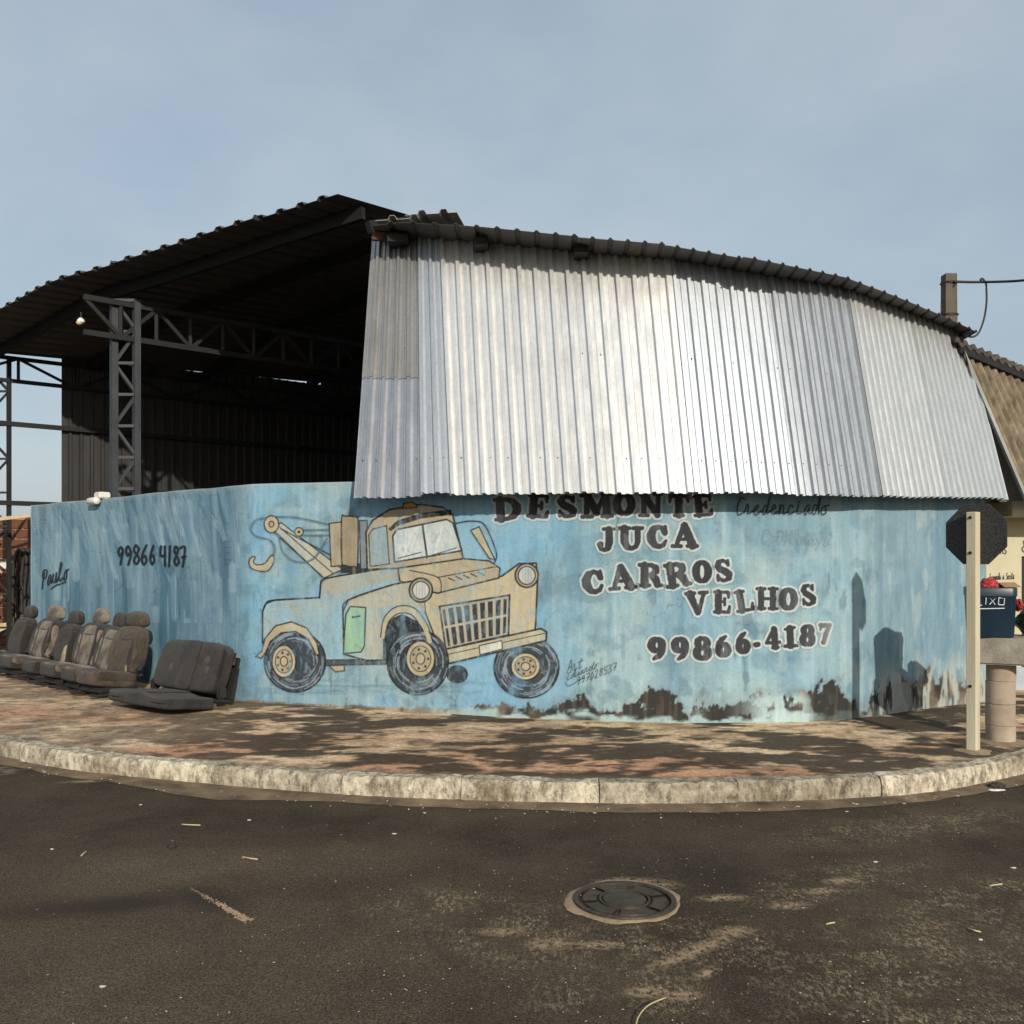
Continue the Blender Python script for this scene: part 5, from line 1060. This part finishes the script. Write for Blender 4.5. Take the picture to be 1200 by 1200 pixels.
def scatter(name, label, cat, n, area, sz, mat, sd):
    r = random.Random(sd); bm = bmesh.new()
    for k in range(n):
        x, y = area(r); s_ = sz*r.uniform(.4, 1.3); m = Matrix.Translation((x, y, .003+s_*.3)) @ Matrix.Rotation(r.uniform(0, 6.3), 4, 'Z') @ Matrix.Diagonal((s_*r.uniform(.6, 2.2), s_*r.uniform(.5, 1), s_*.55, 1))
        bmesh.ops.create_icosphere(bm, subdivisions=1, radius=.5, matrix=m)
    return tag(bobj(name, bm, mat), label, cat, None, 'stuff')
scatter('grit', 'pale grit scattered over the asphalt', 'grit', 1500, lambda r: (r.gauss(.9, 1.4), 2.2+abs(r.gauss(0, 1.9))), .0055, M_stone, 4)
scatter('gravel', 'loose gravel and crumbs along the kerb', 'gravel', 420, lambda r: (lambda s_: tuple(kat(np.array(s_))-knorm(np.array(s_))*abs(r.gauss(.08, .12))))(r.uniform(4, ks[-1]-4)), .013, M_stone, 5)
def strip_(name, label, cat, pts, r, mat):
    V, Fc = tube(catmull([tuple(p) for p in pts], 6), r, 5); return tag(obj(name, V, Fc, mat, None, True), label, cat)
strip_('straw', 'long curved straw blade lying at the bottom of the road', 'straw', [PZ(744, 1210, .01), PZ(748, 1192, .02), PZ(760, 1178, .02), PZ(780, 1169, .006)], .0028, M_straw)
for i, (x, y, dx, dy, lb) in enumerate(((213, 966, 22, 1, 'pale straw left of the kerb patch'), (284, 1004, 18, 3, 'straight straw in the left half of the road'), (95, 1003, 6, -5, 'short straw at the far left of the road'), (968, 1083, 10, -2, 'small straw right of the manhole'), (1135, 1088, 14, 4, 'small straw at the right side of the road'), (1160, 1038, 14, -2, 'tiny straw near the right edge of the road'))):
    strip_('straw', lb+' on dark asphalt', 'straw', [PZ(x, y, .006), PZ(x+dx*.5, y+dy*.6, .012), PZ(x+dx, y+dy, .006)], .004, M_straw)
# groove scraped in the asphalt: crumbled ridge with pale tip
g0, g1 = PZ(222, 1040, 0), PZ(291, 1079, 0); bm = bmesh.new(); r = random.Random(8)
for k in range(420):
    f = r.random()**.6; p = g0.lerp(g1, f)+Vector((r.gauss(0, .004+.007*f), r.gauss(0, .004+.007*f), .001)); bmesh.ops.create_icosphere(bm, subdivisions=1, radius=r.uniform(.0015, .0048)*(0.4+f), matrix=Matrix.Translation(p))
tag(bobj('asphalt_scrape', bm, M_dust), 'crumbled scrape line in the left part of the road', 'scrape', None, 'stuff')
M_chip = simple('dull_white_chip', (.42, .39, .33), (.55, .52, .46), 9, .8, 0, 0)
def scrap(name, label, cat, px, py, size, mat, sd):
    q = crumple(name, size, mat, None, sd); q.location = PZ(px, py, size[2]*.5); return tag(q, label, cat)
scrap('dry_leaf', 'curled black leaf on the left of the road', 'leaf', 201, 992, (.03, .018, .012), M_black, 2)
scrap('clay_chip', 'orange clay chip at the foot of the right kerb', 'clay chip', 1002, 931, (.055, .03, .016), simple('orange_clay', (.36, .14, .07), (.45, .2, .11), 8, .9), 4)
scrap('dark_clod', 'dark clod lying against the right kerb', 'clod', 1168, 921, (.06, .04, .03), M_black, 6)
scrap('white_scrap', 'white scrap in front of the dark clod by the right kerb', 'litter', 1168, 926, (.06, .015, .008), M_white, 7)
for i, (x, y, lb) in enumerate(((165, 943, 'at the far left by the kerb'), (292, 961, 'left of the kerb patch'), (568, 943, 'under the middle of the kerb'), (61, 995, 'at the left edge of the road'), (120, 1156, 'near the bottom left corner'), (1188, 1017, 'at the right edge of the road'), (1149, 1101, 'low on the right of the road'), (1026, 1010, 'right of the manhole'), (462, 977, 'above the middle of the road'))):
    scrap('white_chip', 'small white chip '+lb, 'litter', x, y, (.010+.003*(i % 3), .007, .004), M_chip, 11+i)
